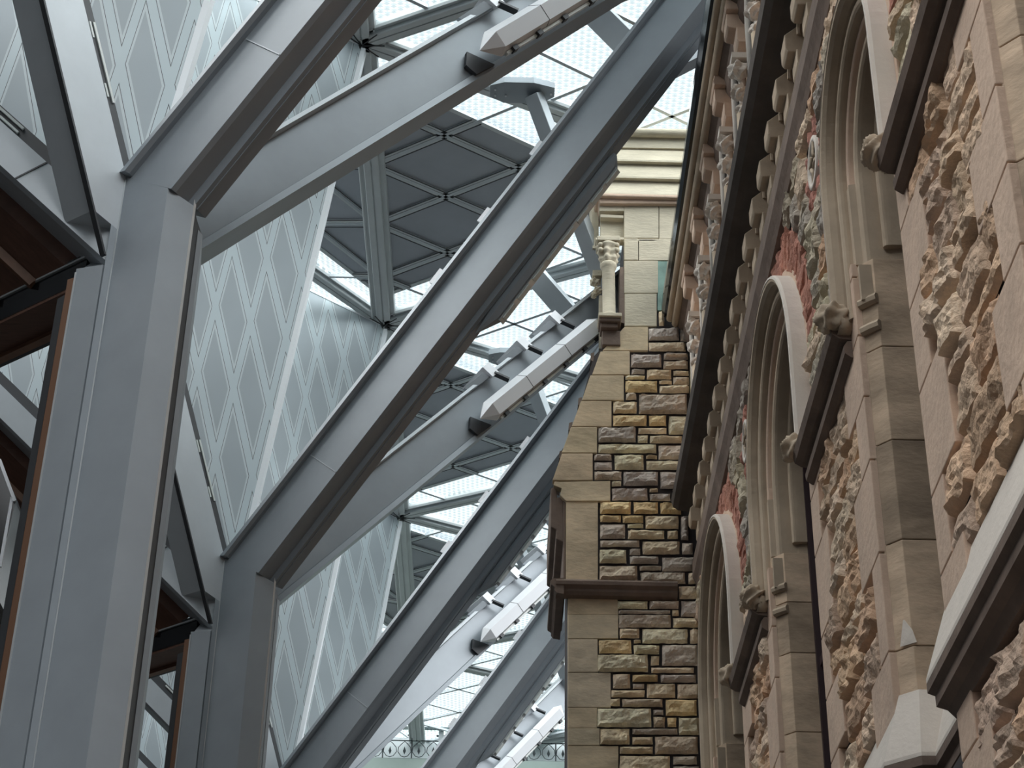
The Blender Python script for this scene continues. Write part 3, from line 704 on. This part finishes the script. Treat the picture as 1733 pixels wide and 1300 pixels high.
for wi, w_ in enumerate(WIN):
    y0, y1, zs = w_; c = (y0 + y1) / 2; R0 = (y1 - y0) / 2
    root = empty('window_%d' % (wi + 1), (1.1, c, SILL), (wl[wi] if wl[wi] else 'arched window opening cut off by the right edge'), kind='structure')
    mb = MB(); arch_sweep(mb, w_, HOOD, 3.05); part(mb, 'hood_mould', 'sandpale', root, smooth=False)  # outer slab: sky light on the hood put into its pale colour
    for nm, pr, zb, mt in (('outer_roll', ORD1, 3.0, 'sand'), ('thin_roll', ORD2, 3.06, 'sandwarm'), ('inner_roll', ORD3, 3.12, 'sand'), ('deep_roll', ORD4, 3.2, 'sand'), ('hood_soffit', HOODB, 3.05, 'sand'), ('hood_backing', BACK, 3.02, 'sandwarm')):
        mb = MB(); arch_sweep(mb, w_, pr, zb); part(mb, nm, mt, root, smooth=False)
    # reveal stones: chamfer and deep face, far and near jambs
    rv = MB(); z = SILL; 
    while z < 3.16:
        h = random.choice((.20, .26, .30)); h = min(h, 3.16 - z) if 3.16 - z - h > .05 else 3.16 - z
        g = random.choice((1.35, .95, 1.2, .8, 1.3))
        ch = .040
        rv.col = (g, g * .97, g * .90)
        plan = [(1.0 + .0, y1 + .001), (1.0 + .005, y1), (1.0 + ch, y1 - ch), (1.20, y1 - ch), (1.20, y1 + .1), (1.0, y1 + .1)]
        rv.loft([[V((x, y, z + .0015)) for x, y in plan], [V((x, y, z + h - .0015)) for x, y in plan]])
        plan = [(1.0, y0 - .1), (1.0, y0), (1.20, y0), (1.20, y0 - .1)]
        rv.loft([[V((x, y, z + .001)) for x, y in plan], [V((x, y, z + h - .001)) for x, y in plan]])
        z += h
    part(rv, 'reveal', 'greyblock', root, bevel=.002)
    jb_ = MB(); plan = [(1.0, y1 - .004), (1.1, y1 - .03), (1.2, y1 - .045), (1.2, y1 + .1), (1.0, y1 + .1)]
    jb_.loft([[V((x, y, 3.16)) for x, y in plan], [V((x, y, zs)) for x, y in plan]])
    plan = [(1.0, y0), (1.2, y0), (1.2, y0 - .1), (1.0, y0 - .1)]; jb_.loft([[V((x, y, 3.16)) for x, y in plan], [V((x, y, zs)) for x, y in plan]]); part(jb_, 'upper_jamb', 'sand', root)
    jb_ = MB(); jb_.box((1.0, y1 - .035, 3.02), (1.04, y1 - .015, 3.14)); 
    for zz in (2.93, 3.02):
        jb_.tube([(1.0, y1 - .002, zz), (1.02, y1 - .024, zz), (1.042, y1 - .044, zz)], .016, 8)
    part(jb_, 'stop_notch', 'sand', root)
    # glass, frame and mullion
    gp = MB(); pts = arch_pts(w_, -.045, SILL + .05); gp.loft([[V((1.165, a, b_)) for a, b_ in pts], [V((1.175, a, b_)) for a, b_ in pts]]); part(gp, 'pane', 'pane', root)
    fr = MB(); arch_sweep(fr, w_, [(-.040, 1.185), (-.040, 1.13), (-.062, 1.13), (-.062, 1.185)], SILL + .05); fr.box((1.14, c - .014, SILL + .05), (1.165, c + .014, zs + R0 - .1)); fr.box((1.14, y0 + .04, 2.70), (1.165, y1 - .04, 2.73)); part(fr, 'frame', 'frame', root)
    # two small stone brackets (label stops)
    for k, (yy, sd_) in enumerate(((c - R0 - .080, wi * 2), (c + R0 + .080, wi * 2 + 1))):
        mb = MB(); boss(mb, (.938, yy, 3.03), .046, sd_); 
        mb.tube([(.99, yy, 3.0), (.955, yy, 3.01)], [.03, .04], 10)
        part(mb, 'carved_stop', 'sand', root, smooth=True)
# hooded stones beside reveals: small bracket under the far jamb arch, pale sill block
# string between the windows at springing level
def string_seg(a, b_, idx, lab):
    root = empty('trim_%d' % idx, (.97, (a + b_) / 2, 3.0), lab, kind='structure')
    s = MB(); pr = [(1.01, 3.045), (.955, 3.04), (.930, 3.025), (.922, 3.0), (.930, 2.975), (.950, 2.962), (1.01, 2.955)]
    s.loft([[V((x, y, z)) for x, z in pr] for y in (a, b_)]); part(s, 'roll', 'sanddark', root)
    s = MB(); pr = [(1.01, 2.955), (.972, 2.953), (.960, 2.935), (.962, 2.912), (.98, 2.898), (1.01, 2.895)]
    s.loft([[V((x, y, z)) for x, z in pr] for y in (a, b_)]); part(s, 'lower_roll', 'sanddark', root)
c_of = lambda w_: (w_[0] + w_[1]) / 2
for i in range(3):
    a = WIN[i][1] + .08; b_ = WIN[i + 1][0] - .08
    string_seg(a, b_, i + 1, ['dark rounded string course, upper right, ending in a carved stop', 'dark rounded string course between the near and middle windows', 'dark rounded string course between the middle and far windows'][i])
string_seg(WIN[3][1] + .08, YE, 4, 'short dark string course next to the corner pier')
# rose windows
for i, (a, b_, r) in enumerate(ROSES):
    root = empty('window_%d' % (5 + i), (1.0, a, b_), ['small round quatrefoil window between near and middle arches', 'small round quatrefoil window between middle and far arches', 'small round window above the nearest pier'][i], kind='structure')
    s = MB(); n = 28; prof = [(r + .006, 1.02), (r + .006, .992), (r - .010, .990), (r - .018, 1.0), (r - .018, 1.03)]
    s.loft([[V((x, a + q * math.cos(2 * math.pi * k / n), b_ + q * math.sin(2 * math.pi * k / n))) for q, x in prof] for k in range(n + 1)], caps=False); part(s, 'ring', 'sandpale', root, smooth=True)
    s = MB(); s.loft([[V((1.0, a + (r - .018) * math.cos(2 * math.pi * k / n), b_ + (r - .018) * math.sin(2 * math.pi * k / n))) for k in range(n)], [V((1.004, a + (r - .018) * math.cos(2 * math.pi * k / n), b_ + (r - .018) * math.sin(2 * math.pi * k / n))) for k in range(n)]]); part(s, 'pane', 'pane', root)
    s = MB()
    for k in range(4):
        t = math.pi / 2 * k + .4; s.tube([(1.0, a + r * .95 * math.cos(t), b_ + r * .95 * math.sin(t)), (.996, a + r * .4 * math.cos(t), b_ + r * .4 * math.sin(t)), (.996, a + r * .35 * math.cos(t + .9), b_ + r * .35 * math.sin(t + .9))], [.008, .006, .008], 7)
    part(s, 'tracery', 'sand', root, smooth=True)
# sill-level weathered string, wrapping into the openings
sg = empty('trim_5', (.97, 4.5, 1.7), 'weathered sill string with its skylit top painted white, stepping around the openings, lower right', kind='structure')
path = [(1.0, YE)]
for y0, y1, zs in WIN[::-1]:
    path += [(1.0, y1), (1.042, y1 - .042), (1.11, y1 - .042), (1.11, y0), (1.0, y0)]
path += [(1.0, 1.6)]
def plan_sweep(mb, path, prof):     # prof (out, z); out is towards the courtyard (-X) for a path running to -Y
    n = len(path); rings = []
    for i, p in enumerate(path):
        def nrm(a, b_):
            d = V((b_[0] - a[0], b_[1] - a[1])).normalized(); return V((d.y, -d.x))
        ns = []
        if i > 0: ns.append(nrm(path[i - 1], p))
        if i < n - 1: ns.append(nrm(p, path[i + 1]))
        if len(ns) == 2: m_ = (ns[0] + ns[1]); m_ = m_ / max(.2, (1 + ns[0].dot(ns[1])))
        else: m_ = ns[0]
        rings.append([V((p[0] + m_.x * o, p[1] + m_.y * o, z)) for o, z in prof])
    mb.loft(rings)
s = MB(); plan_sweep(s, path, [(-.03, 1.84), (0, 1.84), (.058, 1.655), (.058, 1.645), (-.03, 1.645)]); part(s, 'weathering', 'sandpale', sg)  # top slope, its skylit white put into the colour
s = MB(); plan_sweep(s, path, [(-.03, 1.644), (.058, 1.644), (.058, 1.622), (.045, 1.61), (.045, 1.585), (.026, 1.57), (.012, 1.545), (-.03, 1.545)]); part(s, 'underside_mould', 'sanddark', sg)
# sloped sill of each opening
for w_ in WIN[1:]:
    s = MB(); s.loft([[V((1.16, y, 1.90)) , V((1.10, y, 1.80)), V((1.10, y, 1.5)), V((1.2, y, 1.5)), V((1.2, y, 1.9))] for y in (w_[0], w_[1])]); part(s, 'sill', 'sandpale', sg)
# pale repaired notch on the near reveal
s = MB(); y1 = WIN[1][1]; s.prism([(1.012, y1 - .016, 1.965), (1.045, y1 - .046, 1.965), (1.038, y1 - .042, 2.0), (1.024, y1 - .026, 2.035)], (.003, -.003, 0)); part(s, 'repair_patch', 'sandpale', sg)

# ---------------------------------------------------------------- upper facade mouldings
def ext(name, prof, m, parent, y0=2.3, y1=8.56):
    s = MB(); s.loft([[V((x, y, z)) for x, z in prof] for y in (y0, y1)]); return part(s, name, m, parent)
def rollp(cx, cz, r, n=10): return [(cx + r * math.cos(2 * math.pi * i / n), cz + r * math.sin(2 * math.pi * i / n)) for i in range(n)]
# label mould hanging free of the arcade: a big rounded rail, its shade put into the dark colour
rail = empty('trim_6', (.9, 6, 4.6), 'heavy dark rounded projecting string running diagonally down to the pier', kind='structure')
ext('rail', [(.885, 4.665), (.868, 4.64), (.862, 4.61), (.870, 4.575), (.895, 4.555), (.93, 4.55), (.99, 4.53), (1.02, 4.60), (1.02, 4.70)], 'shadedark', rail, y1=8.50)
# lower band (below the corbels)
lb_ = empty('trim_7', (.98, 6, 4.2), 'plain dark stone band under the corbel row', kind='structure')
ext('band', [(1.02, 4.30), (.975, 4.30), (.965, 4.28), (.965, 4.20), (.985, 4.16), (.975, 4.145), (.985, 4.12), (1.02, 4.11)], 'sanddark', lb_)
# corbel row under the rail
ct = empty('trim_8', (.97, 6, 4.45), 'row of small stepped stone corbels under the dark rail', kind='structure')
ext('ground', [(1.015, 4.30), (1.005, 4.30), (1.005, 4.56), (1.015, 4.56)], 'sanddark', ct)
y = 3.0
while y < 8.5:
    s = MB(); s.loft([[V((x, yy, z)) for x, z in ((1.01, 4.31), (.978, 4.31), (.970, 4.325), (.970, 4.385), (1.01, 4.385))] for yy in (y - .01, y + .095)])
    s.loft([[V((x, yy, z)) for x, z in ((1.01, 4.39), (.945, 4.39), (.936, 4.405), (.936, 4.465), (1.01, 4.53))] for yy in (y + .01, y + .105)])
    part(s, 'corbel', 'sand', ct, bevel=.004)
    s = MB(); n = 8                                     # little arch between corbels
    pa_ = [V((.985, y + .0425 + .115 + .075 * math.cos(math.pi * k / n), 4.46 + .065 * math.sin(math.pi * k / n))) for k in range(n + 1)]
    s.tube(pa_, .008, 6); part(s, 'arch_rib', 'sand', ct)
    y += .23
# arcade zone above the rail
az = empty('trim_9', (1.0, 6, 5.3), 'blind arcade of small pointed openings with carved colonnettes', kind='structure')
ext('back', [(1.015, 4.68), (1.0, 4.68), (1.0, 5.86), (1.015, 5.86)], 'sandwarm', az)
ys = [3.3 + .49 * i for i in range(11)]
for i, yc in enumerate(ys):
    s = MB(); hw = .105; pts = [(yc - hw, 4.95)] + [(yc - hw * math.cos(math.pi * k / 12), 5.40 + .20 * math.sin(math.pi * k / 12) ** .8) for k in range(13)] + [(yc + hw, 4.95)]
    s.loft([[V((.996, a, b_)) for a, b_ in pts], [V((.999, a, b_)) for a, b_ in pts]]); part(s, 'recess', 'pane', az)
    s = MB(); s.tube([V((.985, yc + (a - yc) * 1.12, b_ + .01)) for a, b_ in pts], .017, 8); part(s, 'arch_moulding', 'sandpale', az, smooth=True)
    s = MB(); yn = yc - .19
    s.tube([(.965, yn, 4.70), (.965, yn, 5.12)], .024, 8)
    part(s, 'colonnette', 'sand', az, smooth=True)
    s = MB(); boss(s, (.962, yn, 5.36), .042, i); boss(s, (.960, yn, 5.24), .036, i + 2); boss(s, (.968, yn, 5.14), .03, i + 4); s.box((.93, yn - .04, 5.40), (1.0, yn + .04, 5.43)); part(s, 'carved_capital', 'sandpale', az, smooth=False)
    s = MB(); s.loft([[V((x, yy, z)) for x, z in ((1.0, 5.475), (.962, 5.475), (.955, 5.49), (.955, 5.56), (1.0, 5.56))] for yy in (yn - .055, yn + .065)])
    s.loft([[V((x, yy, z)) for x, z in ((1.0, 5.57), (.928, 5.59), (.92, 5.60), (.92, 5.665), (1.0, 5.665))] for yy in (yn - .02, yn + .085)])
    part(s, 'bracket_block', 'sandwarm', az, bevel=.003)
    s = MB(); s.loft([[V((x, yy, z)) for x, z in ((1.0, 5.67), (.918, 5.67), (.912, 5.69), (.935, 5.80), (1.0, 5.84))] for yy in (yn - .045, yn + .11)])
    part(s, 'bracket', 'sandwarm', az, bevel=.004)
# cornice
cn = empty('trim_10', (.93, 6, 5.9), 'layered stone cornice under the eaves with a dark gutter edge', kind='structure')
ext('lower_mould', [(1.015, 5.60), (.99, 5.61), (.975, 5.64), (.965, 5.70), (.94, 5.72), (.93, 5.76), (1.015, 5.80)], 'sanddark', cn)
s = MB(); s.loft([[V((x, y, z)) for x, z in rollp(.925, 5.745, .022)] for y in (2.3, 8.56)]); part(s, 'roll', 'sand', cn, smooth=True)
s = MB(); s.loft([[V((x, y, z)) for x, z in rollp(.895, 5.775, .020)] for y in (2.3, 8.56)]); part(s, 'upper_roll', 'sand', cn, smooth=True)
ext('fascia', [(.925, 5.76), (.88, 5.77), (.873, 5.80), (.873, 5.83), (1.0, 5.85)], 'sanddark', cn)
ext('gutter', [(.88, 5.785), (.862, 5.79), (.850, 5.83), (.850, 5.87), (1.0, 5.90), (1.0, 5.83)], 'black', cn)

# ---------------------------------------------------------------- gable pier facing us  (face Y = 8.6)
PY = 8.60
gp_ = empty('wall_gable', (.7, PY + .5, GZ), 'stone gable pier of coursed rock faced blocks facing us', kind='structure')
def yq(x, y, D=PY): return onY(x, y, D)
core = [(960, 1420), (960, 1010), (957, 985), (957, 850), (946, 838), (955, 800), (1006, 602), (1058, 545), (1016, 545), (1016, 330), (1190, 330), (1215, 900), (1215, 1420)]
core = [(967, 1420), (967, 850), (952, 805), (1004, 604), (1062, 548), (1062, 330), (1215, 330), (1240, 900), (1240, 1420)]
s = MB(); s.prism([yq(x, y, PY + .012) for x, y in core], (0, .9, 0)); part(s, 'core', 'mortar', gp_)
def tz(z): ox, oy, k = z; return lambda x, y: (ox + x / k, oy + y / k)
ZA = tz((920, 600, 5.654)); ZBm = tz((920, 810, 5.418)); ZC = tz((920, 1040, 5.0)); ZD = tz((930, 400, 5.907)); ZE = tz((930, 200, 5.907))
RA = "832,0,1130,130;1145,0,1383,50;1145,62,1383,145;840,140,968,195;985,145,1225,243;1238,155,1390,208;1238,215,1393,292;780,203,970,245;780,252,1090,368;1105,250,1230,290;1105,298,1395,375;785,375,890,440;910,382,1375,575;662,452,895,570;660,580,990,690;1005,582,1175,690;1195,590,1385,770;522,700,885,845;903,703,1178,765;898,772,1000,850;1015,778,1325,855;1340,778,1420,900;522,858,1080,950;1098,870,1390,1010;480,958,655,1020;485,1028,655,1110;675,962,960,1108;978,968,1085,1005;980,1018,1390,1110;485,1120,748,1205;762,1122,1098,1260;1113,1122,1400,1290;650,1212,745,1265;1395,0,1440,400;1395,410,1440,770"
RBs = "625,88,955,205;970,90,1052,130;970,138,1165,210;1180,100,1260,210;517,212,802,328;822,215,1052,328;1068,222,1265,330;517,335,712,405;722,338,918,410;930,342,1240,465;515,420,750,555;765,418,918,460;770,475,1112,560;1130,480,1235,560;1255,345,1330,570;517,565,882,632;510,650,762,782;787,643,888,705;905,575,1250,700;1265,590,1370,700;787,712,1055,790;1085,722,1405,855;510,800,862,940;880,800,1080,848;885,860,1302,972;1322,865,1415,972;1240,985,1415,1110;672,1122,955,1200;970,1120,1240,1200;682,1208,1165,1245;1177,1205,1240,1265;1258,1122,1420,1272"
RC = "635,2,1080,115;1092,28,1315,115;640,118,812,205;832,122,1222,250;1235,125,1320,250;465,215,745,335;757,215,825,248;760,258,980,340;1000,258,1305,440;455,340,885,490;905,350,980,435;910,448,1275,500;585,503,735,630;750,508,968,575;988,508,1290,580;750,583,855,635;872,585,1115,710;1130,588,1318,715;572,640,858,705;560,712,650,780;660,715,1010,788;1030,720,1298,862;452,795,915,958;925,805,1015,855;925,865,1028,960;1045,872,1125,955;1140,872,1320,1025;478,965,730,1105;748,965,1135,1020;748,1035,925,1105;940,1032,1310,1188;642,1118,925,1185;640,1195,1075,1420;1092,1200,1300,1275;1092,1285,1320,1420"
RD = "1090,750,1150,900;990,920,1295,1045;1305,925,1395,1055;990,1062,1365,1155;1140,1170,1385,1240"
HL = {(780, 252): 6, (660, 580): 6, (1005, 582): 6, (522, 858): 4, (675, 962): 4, (517, 212): 6, (822, 215): 6, (1068, 222): 6, (517, 335): 6, (722, 338): 6, (465, 215): 6, (832, 122): 4, (750, 508): 6, (1030, 720): 6, (1045, 872): 6, (522, 700): 5, (832, 0): 5, (635, 2): 3, (910, 382): 3}
rk = MB()
for zz, txt in ((ZA, RA), (ZBm, RBs), (ZC, RC), (ZD, RD)):
    for it in txt.split(';'):
        x0, y0, x1, y1 = map(float, it.split(','))
        a = yq(*zz(x0 + 3, y1 - 3)); b_ = yq(*zz(x1 - 3, y1 - 3)); c_ = yq(*zz(x0 + 3, y0 + 3))
        base = ROCKS[HL[(x0, y0)]] if (x0, y0) in HL else random.choice(ROCKS[:6])
        rock(rk, a, b_ - a, c_ - a, (0, -1, 0), random.uniform(.030, .050), vary(tuple(min(.92, q * 1.85) for q in base), .10), seed=seed, rag=.35, nu=max(6, min(22, int((b_ - a).length / .013))), nv=max(5, min(12, int((c_ - a).length / .012)))); seed += 1
part(rk, 'coursed_stone', 'rock', gp_)
ash = MB()
def aq(poly, out=.004, c=None, deep=.05):
    ash.col = c or vary((1, .98, .95), .10); p = [yq(x, y, PY - out) for x, y in poly]; ash.prism(p, (0, deep, 0))
def rect(zz, x0, y0, x1, y1): return [zz(x0, y0), zz(x1, y0), zz(x1, y1), zz(x0, y1)]
for r in ((205, 0, 632, 203), (205, 207, 458, 489), (205, 493, 568, 785), (205, 788, 452, 962), (205, 962, 475, 1108), (205, 1113, 633, 1450)): aq(rect(ZC, *r))
aq([ZC(205, -150), ZC(626, -150), ZC(632, 0), ZC(205, 0)])
aq([ZBm(150, 30), ZBm(612, 20), ZBm(612, 205), ZBm(205, 205), ZBm(150, 150), ZBm(165, 90), ZBm(90, 60), ZBm(100, 25)], .012)
aq(rect(ZBm, 205, 209, 498, 945))
for p in ([(545, -30), (825, -30), (825, 192), (463, 192)], [(447, 198), (768, 198), (768, 438), (365, 438)], [(357, 444), (650, 444), (650, 688), (268, 688)], [(262, 693), (512, 693), (512, 940), (172, 940)], [(175, 946), (470, 946), (470, 1203), (85, 1203)]):
    aq([ZA(*q) for q in p], .010, vary((.88, .84, .78), .08))
aq([ZD(530, 1140), ZD(750, 905), ZD(985, 905), ZD(985, 1140)], .008, (1.15, 1.1, 1.0)); aq([ZD(535, 1146), ZD(800, 1146), ZD(800, 1290), ZD(468, 1290)], .006)
part(ash, 'ashlar', 'pierblock', gp_, bevel=.003)
cr = MB()
def cq(poly, out=.004, c=None, deep=.06): cr.prism([yq(x, y, PY - out) for x, y in poly], (0, deep, 0))
for r in ((745, 20, 885, 235), (892, 30, 1230, 240), (745, 243, 1085, 567), (750, 573, 1072, 897)): cq(rect(ZD, *r))
for r in ((745, 855, 1090, 1198), (1096, 858, 1300, 1205), (745, 1205, 880, 1230), (885, 1205, 1230, 1230)): cq(rect(ZE, *r))
cq([ZE(500, 855), ZE(745, 855), ZE(745, 928), ZE(500, 928)])
cq([ZE(508, 928), ZE(745, 928), ZE(745, 1200), ZE(508, 1200)], -.04); cq([ZE(460, 1190), ZE(745, 1190), ZE(745, 1215), ZE(460, 1215)], .03); cq([ZE(508, 960), ZE(740, 970), ZE(740, 1000), ZE(508, 990)], .0)
part(cr, 'cream_ashlar', 'sandcream', gp_, bevel=.003)
s = MB(); s.prism([yq(*p, PY - .001) for p in rect(ZD, 1080, 250, 1215, 740)], (0, .03, 0)); part(s, 'copper_patch', 'teal', gp_)
# stepped stone roof courses
def course(poly_y, out, name, m):
    s = MB(); (x0a, y0_), (x1a, y1_) = poly_y
    a0, a1 = yq(x0a, y0_, PY - out + .05), yq(1190, y0_ + 4, PY - out + .05); b0, b1 = yq(x1a, y1_, PY - out), yq(1190, y1_ + 4, PY - out)
    s.loft([[a0, b0, b0 + V((0, 0, -.012)), b0 + V((0, .3, -.012)), a0 + V((0, .3, 0))], [a1, b1, b1 + V((0, 0, -.012)), b1 + V((0, .3, -.012)), a1 + V((0, .3, 0))]]); return part(s, name, m, gp_)
course((ZE(620, 290), ZE(600, 408)), .030, 'roof_slab', 'sandcream'); course((ZE(590, 432), ZE(540, 575)), .040, 'roof_slab', 'sandcream'); course((ZE(530, 603), ZE(455, 745)), .050, 'roof_slab', 'sandcream')
s = MB(); s.loft([[yq(x, y, PY - .12) for x, y in ((1040, 232), (1040, 250), (1040, 252))] , [yq(x, y, PY - .12) for x, y in ((1190, 235), (1190, 252), (1190, 254))]], caps=False) if False else None
a = yq(1048, 224, PY - .02); b_ = yq(1190, 227, PY - .02); s = MB(); s.tube([a, b_], .028, 12); part(s, 'ridge_roll', 'sandcream', gp_, smooth=True)
a = yq(1040, 232, PY); s = MB(); s.prism([yq(1036, 230, PY - .0), yq(1190, 233, PY - .0), yq(1190, 252, PY), yq(1030, 249, PY)], (0, .3, 0)); part(s, 'ridge_band', 'sandcream', gp_)
s = MB(); s.prism([yq(*ZE(455, 745), PY - .055), yq(1190, 331, PY - .055), yq(1190, 336, PY - .055), yq(*ZE(465, 775), PY - .055)], (0, .3, 0)); s.prism([yq(*ZE(490, 795), PY - .03), yq(1190, 337, PY - .03), yq(1190, 345, PY - .03), yq(*ZE(500, 850), PY - .03)], (0, .2, 0)); part(s, 'eaves_mould', 'sandwarm', gp_, bevel=.006)
# colonnette turret
c0 = yq(*ZD(594, 300), PY - .02); c1 = yq(*ZD(596, 815), PY - .02); hh = c0.z - c1.z; rr = .036
tt = MB(); tt.lathe((c1.x, PY - .02, c1.z), [(rr * 1.35, -.008), (rr * 1.35, .008), (rr * 1.1, .016), (rr, .022), (rr, hh - .03), (rr * 1.12, hh - .022), (rr * 1.30, hh - .006), (rr * 1.3, hh + .008), (rr * 1.05, hh + .018)], 24); part(tt, 'colonnette', 'sandcream', gp_, smooth=True)
tt = MB(); ztop = yq(*ZD(594, 100), PY - .02).z; 
def capf(z, k, n): 
    t = (z - (c1.z + hh)) / (ztop - c1.z - hh); return rr * (1.05 + .55 * t) + .010 * math.sin(k * 2 * math.pi * 6 / n) * math.sin(t * 3.1) + (.008 if int(t * 6) % 2 else 0)
rings = []
for j in range(13):
    z_ = c1.z + hh + .01 + (ztop - c1.z - hh - .01) * j / 12
    rings.append([V((c1.x + capf(z_, k, 36) * math.cos(2 * math.pi * k / 36), PY - .02 + capf(z_, k, 36) * math.sin(2 * math.pi * k / 36), z_)) for k in range(36)])
tt.loft(rings)
for sgn in (-1, 1):
    for zz in (.02, .055): tt.ball((c1.x + sgn * .045, PY - .06, ztop - zz), .016, 8)
part(tt, 'leaf_capital', 'sandcream', gp_, smooth=True)
tt = MB(); tt.box((c1.x - .065, PY - .08, ztop + .0), (c1.x + .065, PY + .06, ztop + .03)); part(tt, 'abacus', 'sandcream', gp_, bevel=.004)
zb = c1.z - .008
tt = MB(); tt.box((c1.x - .062, PY - .085, zb - .022), (c1.x + .066, PY + .05, zb)); part(tt, 'base_slab', 'sandcream', gp_, bevel=.003)
tt = MB(); tt.box((c1.x - .058, PY - .07, zb - .045), (c1.x + .06, PY + .05, zb - .022)); tt.box((c1.x - .05, PY - .05, zb - .075), (c1.x + .045, PY + .05, zb - .045)); tt.box((c1.x - .04, PY - .02, zb - .17), (c1.x + .06, PY + .1, zb - .075)); part(tt, 'base_mould', 'sanddark', gp_, bevel=.005)
# carved crockets on the turret's far left side
tt = MB(); q = yq(1010, 480, PY + .12)
for i, (x, y, r) in enumerate(((1007, 478, .026), (1012, 492, .024), (1005, 500, .018), (1016, 465, .02), (1003, 345, .016), (1008, 360, .018), (1005, 378, .016))): boss(tt, yq(x, y, PY + .12), r, i)
part(tt, 'crocket', 'sandcream', gp_, smooth=True)
tt = MB(); tt.prism([yq(x, y, PY + .10) for x, y in ((1000, 322), (1012, 322), (1014, 420), (1003, 420))], (0, .2, 0)); tt.prism([yq(x, y, PY + .1) for x, y in ((1014, 500), (1020, 500), (1020, 590), (1014, 590))], (0, .05, 0)); tt.prism([yq(x, y, PY + .1) for x, y in ((1003, 457), (1018, 457), (1018, 466), (1003, 466))], (0, .1, 0))
part(tt, 'turret_back', 'sandcream', gp_)
tt = MB(); tt.prism([yq(x, y, PY + .0) for x, y in ((1049, 452), (1056, 452), (1058, 548), (1049, 545))], (0, .12, 0)); part(tt, 'turret_jamb', 'sanddark', gp_)
# string course and the moulded return on the left
tt = MB(); z1 = yq(950, 987).z; x0_ = yq(941, 990, PY - .07).x; x1_ = yq(1147, 990, PY - .06).x
prof = [(0, 0), (-.055, -.004), (-.068, -.018), (-.066, -.036), (-.052, -.046), (-.046, -.052), (-.048, -.066), (-.036, -.082), (0, -.088)]
tt.loft([[V((x_ , PY + o, z1 + z_)) for o, z_ in prof] for x_ in (x0_, x1_)])
tt.loft([[V((x0_ + .04 + o * 1.0, yy, z1 + z_)) for o, z_ in prof] for yy in (PY - .06, PY + .5)])
part(tt, 'string_course', 'sanddark', gp_)
tt = MB()
for dx, w_, ya_, yb_ in ((932, 10, 826, 892), (941, 12, 842, 912)):
    tt.prism([yq(dx, ya_, PY + .02), yq(dx + w_, ya_ - 2, PY + .02), yq(dx + w_ + 4, yb_ + 8, PY + .02), yq(dx, yb_, PY + .02)], (0, .7, 0))
tt.prism([yq(953, 846, PY + .01), yq(958, 846, PY + .01), yq(958, 986, PY + .01), yq(953, 986, PY + .01)], (0, .6, 0))
part(tt, 'side_mould', 'sanddark', gp_, bevel=.006)
tt = MB()
for x, y in ((1003, 600), (982, 676), (966, 718), (950, 766)): tt.prism([yq(x - 3, y - 2, PY + .01), yq(x + 3, y - 4, PY + .01), yq(x + 1, y + 12, PY + .01), yq(x - 4, y + 9, PY + .01)], (0, .4, 0))
part(tt, 'coping_end', 'sanddark', gp_)
